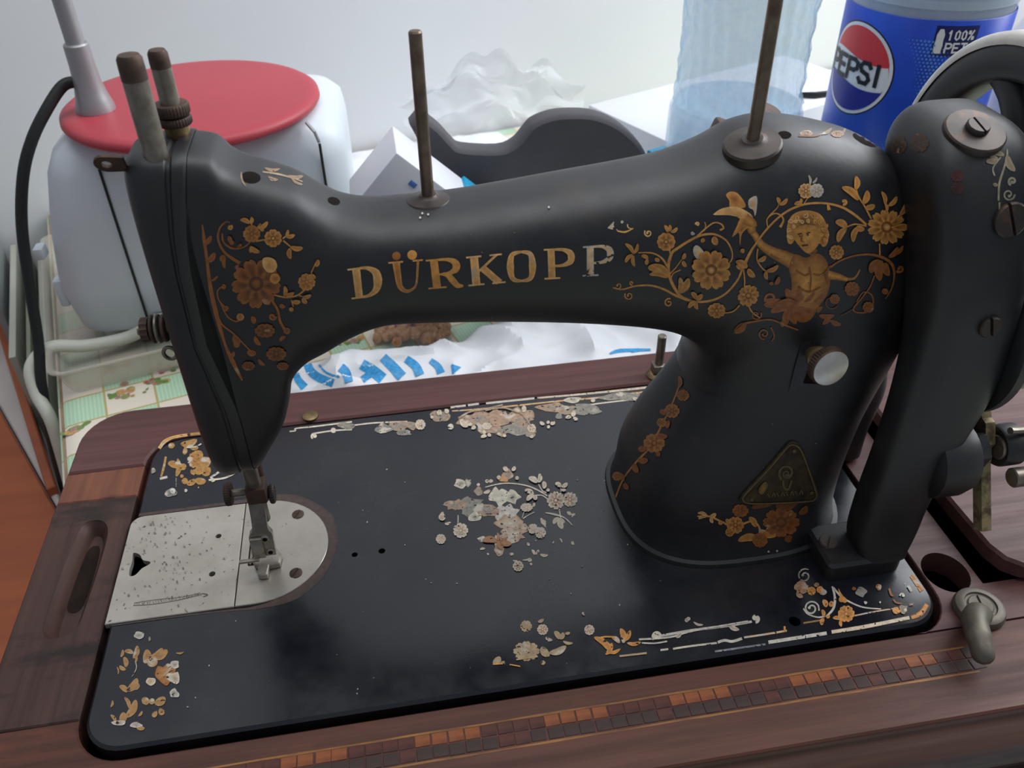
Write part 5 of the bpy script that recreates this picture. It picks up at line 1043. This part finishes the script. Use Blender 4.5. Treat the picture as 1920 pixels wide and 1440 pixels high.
# tilted white carton with cyan edge
A, B_ = at_y(736, 236, 345), at_y(893, 356, 345); dx = (B_-A).normalized(); nz_ = Vector((dx.z, 0, -dx.x)); nz_ = -nz_ if nz_.z < 0 else nz_
Rb = Matrix((dx, Vector((0, 1, 0)), nz_)).transposed()
Lb = (B_-A).length + 62; cb_ = A + dx*Lb/2 - nz_*24 + Vector((0, -22, 0))
ct = Thing('carton', 'small white carton with cyan end leaning behind the arm', 'carton', cb_-Vector((0, 0, 90)))
g = Geo(); g.box(cb_, (Lb, 46, 48), Rb, 1.2); ct.part('carton_box', g, 'carton_white')
g = Geo(); g.box(A+dx*(B_-A).length*.93-nz_*22+Vector((0, -22, 0)), (17, 46.8, 48.8), Rb, 1.0); ct.part('cyan_band', g, 'carton_cyan')
for k, (q, hh, c) in enumerate(((.28, 10, (.10,.22,.55)), (.42, 20, (.2,.3,.6)), (.5, 9, (.25,.35,.6)), (.62, 26, (.5,.4,.35)))):
    g = Geo(); g.box(A+dx*(B_-A).length*q-nz_*hh+Vector((0, -45.3, 0)), (5+3*(k % 2), .5, 3.5), Rb, .1); mat('print_%d' % k, c, rough=.5); ct.part('printed_mark', g, 'print_%d' % k)
# dark foam rest with a dip in the middle
sil = [(768, 236), (785, 218), (800, 224), (826, 244), (850, 270), (868, 281), (935, 284), (966, 272), (984, 252), (1000, 234), (1030, 221), (1060, 216), (1110, 217), (1150, 230), (1180, 250), (1205, 276), (1222, 312)]
yf = 362; pl = [(at_y(u, v, yf).x, at_y(u, v, yf).z) for u, v in cr(sil, 3)]
pl = pl + [(pl[-1][0]+4, 40), (pl[-1][0], -49.8), (pl[0][0]+40, -49.8), (pl[0][0]+20, 60)]
g = Geo(); pc = ccw(pl)
g.loft([[Vector((x, y, z)) for x, z in offset(pc, -o)] for o, y in ((3.0, yf), (1.0, yf+1.6), (0, yf+4), (0, yf+15), (1.5, yf+18))])
single('foam_rest', g, 'foam_dark', 'dark grey foam rest with a dip along its top edge', 'foam rest', (sum(p[0] for p in pl)/len(pl), yf+20, -49.8), smooth=35)
# crumpled clear film lying in the dip
def sheet(fn, nu, nv): 
    g = Geo(); g.loft([[fn(i/nu, j/nv) for i in range(nu+1)] for j in range(nv+1)], False, False, closed=False); return g
def film_pt(u, v):
    top = .55+.45*math.sin(math.pi*u)+.28*mn.noise(Vector((u*7, 3, 1))); x = 168+132*(u+(.08*mn.noise(Vector((v*5, u*2, 6))))); z = 78 + 52*v*top - 8*math.sin(u*3.1)*(1-v); y = 404 + 26*math.sin(v*2.2)
    d = mn.noise(Vector((u*6, v*4, 2)))*12 + crease(u*60, v*40, .11, 4)*5
    return Vector((x, y+d, z + mn.noise(Vector((u*5, v*5, 8)))*9 - 10*abs(u-.5)*v))
single('plastic_film', sheet(film_pt, 46, 26), 'film', 'crumpled clear plastic film heaped over the foam rest', 'plastic film', (230, 420, 78), smooth=18)
# low white carton under the bottles
wc = Thing('white_carton', 'flat white carton behind the foam rest and the water bottle', 'carton', (420, 480, -49.8))
Rc = Matrix.Rotation(math.radians(24), 3, 'Z')
g = Geo(); g.box((470, 530, 0), (250, 120, 99), Rc, 1.5); wc.part('carton_box', g, 'carton_white')
g = Geo(); g.box(at_y(1228, 292, 372)+Vector((4, 0, -14)), (16, 12, 36), Rc, .8); wc.part('cyan_flap', g, 'carton_cyan')
g = Geo(); g.prism([(0, 0), (17, 2.5), (34, 3), (34, 6), (15, 6.5)], 0, 5, .8, xf=lambda p: Vector((520+p.x*.9, 512-p.y+p.x*.1, 50+p.z)))
single('marker_pen', g, 'black_rubber', 'dark pen lying on the white carton between the bottles', 'pen', (535, 512, 50))

# ---- water bottle
mat('bottle_blue', (0.40, 0.72, 1.0), (0.58, 0.84, 1.0), (90, 90, 90), rough=0.14, bump=.6, bscale=140, alpha=0.42, spec=1.0)
mat('water', (0.38, 0.68, 0.90), rough=0.05, alpha=0.30, spec=.8)
mat('cap_blue', (0.05, 0.2, 0.6), rough=.4)
bx, by = 394, 360
wb = Thing('water_bottle', 'pale blue clear plastic water bottle partly filled', 'water bottle', (bx, by, -49.8))
def bottle_ring(r, z, amp, n=120):
    out = []
    for j in range(n):
        a = 2*math.pi*j/n; d = amp*(math.sin(a*18+z*.22)*math.sin(a*9-z*.16))
        out.append(Vector((bx+(r+d)*math.cos(a), by+(r+d)*math.sin(a), -49.8+z)))
    return out
prof = cr([(30, 0), (44, 3), (46, 12), (45.5, 40), (43, 60), (45.5, 80), (46.5, 110), (46.5, 148), (45, 156), (43, 164), (42.5, 178), (42.2, 210), (44, 235), (46, 250), (45, 265), (36, 290), (22, 312), (14, 322), (13.5, 330)], 5)
g = Geo(); g.loft([bottle_ring(max(1, r), z, 0.0 if (z < 160 or z > 285) else 1.7) for r, z in prof], True, False); wb.part('bottle_shell', g, 'bottle_blue', smooth=60)
g = Geo(); g.lathe([(44, 4), (44.6, 12), (44.5, 110), (44.8, 150), (43.4, 157.5), (.01, 157.6)], (bx, by, -49.8), n=64); wb.part('water', g, 'water', smooth=50)
g = Geo(); g.lathe([(16, 322), (16, 338), (15, 340), (.01, 340)], (bx, by, -49.8), n=36); wb.part('cap', g, 'cap_blue')
# ---- cola bottle
cx_, cy_, cr_ = 524, 362, 54.0
mat('pet_clear', (0.55, 0.62, 0.72), (0.5, 0.57, 0.68), (20, 20, 20), rough=0.15, alpha=0.55, spec=1.0)
mat('label_blue', (0.012, 0.05, 0.42), (0.015, 0.08, 0.56), (14, 14, 14), rough=0.35, thr=(.4, .6))
pb = Thing('cola_bottle', 'large soft drink bottle with a blue printed label behind the hand wheel', 'bottle', (cx_, cy_, -49.8))
LTOP = 217.0                                   # label top edge, height above the table
prof = cr([(34, 0), (48, 4), (53, 16), (53.4, 60), (52.6, 90), (53, LTOP), (54, LTOP+6), (53.6, LTOP+20), (51, LTOP+45), (42, LTOP+75), (26, LTOP+105), (15, LTOP+118), (14, LTOP+128)], 5)
g = Geo(); g.lathe(prof, (cx_, cy_, -49.8), n=96); pb.part('bottle_shell', g, 'pet_clear', smooth=60)
g = Geo(); g.lathe([(cr_-.5, 95), (cr_, 95.3), (cr_, LTOP-.3), (cr_-.5, LTOP)], (cx_, cy_, -49.8), n=128, caps=False); pb.part('label', g, 'label_blue', smooth=60)
g = Geo(); g.lathe([(16, LTOP+122), (16, LTOP+138), (15, LTOP+140), (.01, LTOP+140)], (cx_, cy_, -49.8), n=36); pb.part('cap', g, 'cap_blue')
# label print, drawn as (arc length, height) on the label
CYL = Geo(); CYL.lathe([(cr_, 90), (cr_, LTOP+3)], (cx_, cy_, -49.8), n=256)
CB = bvh(CYL)
hl = CB.ray_cast(CAM, ray(1600, 128).normalized()); a_logo = math.atan2(hl[0].y-cy_, hl[0].x-cx_); z_logo = hl[0].z
def on_label(s_, h_):
    a = a_logo + s_/cr_; n = Vector((math.cos(a), math.sin(a), 0))
    return Vector((cx_, cy_, z_logo+h_)) + n*cr_, n
lp_ = Print(on_label, off=.10, step=.13)
WH = (0.78, 0.78, 0.80); RD = (0.70, 0.04, 0.05); NV = (0.015, 0.02, 0.28); BK = (0.008, 0.008, 0.012)
RL = 31.0
def disc_big(r, c): lp_.blob([(r*math.cos(2*math.pi*i/48), r*math.sin(2*math.pi*i/48)) for i in range(48)], c, c, (0, 0), 10, False)
disc_big(RL, BK); disc_big(RL-1.0, WH)
def wave(x, up): return (8.2-2.6*math.sin(x*.085)) if up else (-9.0-2.6*math.sin(x*.085+.4))
r2 = RL-3.2
for up, c in ((True, RD), (False, NV)):
    rows, cols = [], []
    xs = [-r2+2*r2*i/40 for i in range(41)]
    for t in [0, .2, .4, .6, .8, 1]:
        rw = []
        for x in xs:
            e = math.sqrt(max(0, r2*r2-x*x)) * (1 if up else -1); w0 = wave(x, up)
            if (up and e < w0) or (not up and e > w0): w0 = e
            rw.append((x, w0+(e-w0)*t))
        rows.append(rw); cols.append([c]*41)
    lp_.grid(rows, cols)
pb.part('label_roundel', lp_.g, 'label_ink', smooth=0)
# block letters as strokes
FONT = {'P': [[(0,0),(0,1),(.55,1),(.8,.88),(.8,.6),(.55,.48),(0,.48)]], 'E': [[(.75,1),(0,1),(0,0),(.75,0)],[(0,.52),(.62,.52)]], 'S': [[(.75,.82),(.6,1),(.2,1),(0,.8),(.15,.58),(.6,.45),(.76,.22),(.6,0),(.15,0),(0,.18)]], 'I': [[(.2,0),(.2,1)]], 'T': [[(0,1),(.8,1)],[(.4,1),(.4,0)]], '1': [[(.1,.75),(.35,1),(.35,0)]], '0': [[(.4,1),(.08,.8),(.08,.2),(.4,0),(.72,.2),(.72,.8),(.4,1)]], '%': [[(.15,0),(.85,1)],[(.05,.95),(.05,.7),(.28,.7),(.28,.95),(.05,.95)],[(.72,.3),(.72,.05),(.95,.05),(.95,.3),(.72,.3)]]}
def text(t, x, y, w_, h_, sw, c, gap=.35, slant=0.0):
    for ch in t:
        pr = Print(on_label, off=.75)
        for stroke in FONT[ch]:
            P = [(x+(a+slant*b)*w_, y+b*h_) for a, b in stroke]
            for a, b in zip(P[:-1], P[1:]):
                L_ = math.hypot(b[0]-a[0], b[1]-a[1]); ex, ey = (b[0]-a[0])/L_*sw*.8, (b[1]-a[1])/L_*sw*.8
                pr.ribbon([(a[0]-ex, a[1]-ey), (b[0]+ex, b[1]+ey)], [sw], c, k=6, nc=2)
        pb.part('label_letter', pr.g, 'label_ink', smooth=0)
        x += w_*((.4 if ch == 'I' else .8)+gap)
text('PEPSI', -27.5, -6.8, 10.8, 13.0, 1.4, BK, .25)
dots = Print(on_label, off=.1)
for i in range(17):
    for j in range(34):
        s_, h_ = 32+i*2.4+(j % 2)*1.2, 26-j*2.2
        c0 = 45-12*math.sin((h_-26)*.045); q = 1-abs(s_-c0)/13
        if q > .1: dots.blob(circle(s_, h_, .95*q**.6, n=6), (.10, .28, .75), c=(s_, h_), rings=1, sm=False)
pb.part('label_dots', dots.g, 'label_ink', smooth=0, kind='stuff')
bxp = Print(on_label, off=.1); hb_ = CB.ray_cast(CAM, ray(1790, 78).normalized()); s0 = (math.atan2(hb_[0].y-cy_, hb_[0].x-cx_)-a_logo)*cr_; h0 = hb_[0].z-z_logo
bxp.ribbon([(s0-13, h0), (s0+14, h0)], [9.5], (.008, .012, .12), k=14, nc=4); pb.part('label_panel', bxp.g, 'label_ink', smooth=0)
ic = Print(on_label, off=.5); ic.ribbon([(s0-9.5, h0-7.5), (s0-9.5, h0-3), (s0-9.5, h0+1), (s0-9.5, h0+4), (s0-9.5, h0+7.5)], [2.2, 2.5, 2.2, 2.4, 1.0], WH, k=5, nc=3); pb.part('bottle_icon', ic.g, 'label_ink', smooth=0)
text('100%', s0-5.0, h0+1.2, 3.6, 5.4, .48, WH, .35); text('PET', s0-5.0, h0-6.6, 4.2, 5.4, .55, WH, .35)

# things at the right edge behind the wheel
def sack_pt(u, v):
    a = 2*math.pi*u; r = 1+.10*mn.noise(Vector((math.cos(a)*2, math.sin(a)*2, v*4)))+.05*crease(u*40, v*30, .3, 3)
    k = math.sin(math.pi*min(1, .12+v*.80))**.5
    return Vector((700+88*r*k*math.cos(a), 372+58*r*k*math.sin(a), -49.8+265*v))
g = sheet(sack_pt, 48, 22); single('white_sack', g, 'bag_white', 'tall white plastic sack standing behind the hand wheel', 'sack', (700, 372, -49.8), smooth=25)
mat('stick_wood', (0.32, 0.12, 0.06), (0.22, 0.08, 0.04), (20, 120, 120), rough=.45)
g = Geo(); g.tube([(530, 434, 60), (560, 434, 120), (640, 434, 280)], [9, 9, 8], 16); single('broom_stick', g, 'stick_wood', 'reddish wooden stick leaning beside the cola bottle', 'stick', (530, 434, -49.8))
# corner of another striped bag in front of the base
def bag2(u, v):
    return Vector((330+130*u, -66-90*v, -49.6+(14+5*mn.noise(Vector((u*6, v*6, 1))))*math.sin(math.pi*min(1, .15+v*.8))*math.sin(math.pi*(.08+.84*u))))
b2 = Thing('striped_bag', 'white plastic bag with blue stripe in front of the wooden base', 'plastic bag', (395, -110, -49.6))
g = sheet(bag2, 30, 22); b2.part('bag_sheet', g, 'bag_white', smooth=25)
for u0 in (.25, .42, .62, .8):
    g = Geo(); g.loft([[bag2(u0+dx_+v*.12, v)+Vector((0, 0, .35)) for dx_ in (0, .03, .06)] for v in [i/18 for i in range(19)]], False, False, closed=False); mat('stripe_blue', (.05, .33, .66), rough=.4) if 'stripe_blue' not in MATS else None; b2.part('blue_stripe', g, 'stripe_blue')

# ---- left of the table: cabinet and leaning panels
mat('cabinet_brown', (0.36, 0.095, 0.03), (0.28, 0.07, 0.024), (6, 40, 40), rough=.4)
mat('cabinet_grey', (0.50, 0.45, 0.42), (0.44, 0.40, 0.37), (10, 10, 10), rough=.5)
cb0 = Thing('cabinet', 'orange-brown cabinet with grey edge strip beside the table', 'cabinet', (-260, 300, -760))
pA, pB, pC, pD = (at_z(u, v, -130) for u, v in ((0, 585), (112, 932), (0, 762), (104, 946)))
d1 = (pB-pA).normalized(); d2 = (pD-pC).normalized()
q1, q2, q3, q4 = pA-d1*20, pB+d1*14, pD+d2*12, pC-d2*60
g = Geo(); g.prism([(p.x, p.y) for p in (q1, q2, q3, q4)], -150, -128, 1.2); cb0.part('edge_strip', g, 'cabinet_grey')
g = Geo(); g.prism([(q3.x-1, q3.y-1), (q4.x-1, q4.y-1), (q4.x-300, q4.y-120), (q3.x-300, q3.y-320), (q3.x+6, q3.y-260)], -760, -131, 1.2); cb0.part('cabinet_body', g, 'cabinet_brown')
g = Geo(); g.prism([(p.x+.5, p.y+.5) for p in (pB-d1*2, pA-d1*20, pA-d1*20-Vector((6, 3, 0)), pB-d1*2-Vector((6, 3, 0)))], -128, -120, 1); cb0.part('edge_bead', g, 'cabinet_brown')
mat('panel_pale', (0.45, 0.46, 0.40), (0.38, 0.39, 0.33), (12, 12, 12), rough=.45); mat('panel_grey', (0.30, 0.32, 0.32), (0.25, 0.27, 0.27), (12, 12, 12), rough=.35); mat('panel_green', (0.25, 0.28, 0.20), (0.2, 0.22, 0.16), (12, 12, 12), rough=.45)
for i, (a0, th, zt, m_, lb, b0) in enumerate(((-16, 4, -90, 'panel_pale', 'pale thin panel standing nearest the table edge', 150), (-25, 3, -80, 'panel_green', 'olive thin panel second from the table edge', 165), (-34, 5, -74, 'panel_pale', 'cream thin panel between the olive and grey panels', 200), (-46, 5, -40, 'panel_grey', 'low grey thin panel beside the cream panel', 285), (-58, 6, 0, 'panel_grey', 'tall grey panel farthest from the table edge', 372))):
    g = Geo(); g.loft([[tb(a0-th-(zt+760)*.0, b0, z), tb(a0, b0, z), tb(a0, 408, z), tb(a0-th, 408, z)] for z in (-760, zt)])
    o = single('leaning_panel', g, m_, lb, 'panel', tb(a0, 240, -760), smooth=20); o['group'] = 'thin panels stored beside the table'
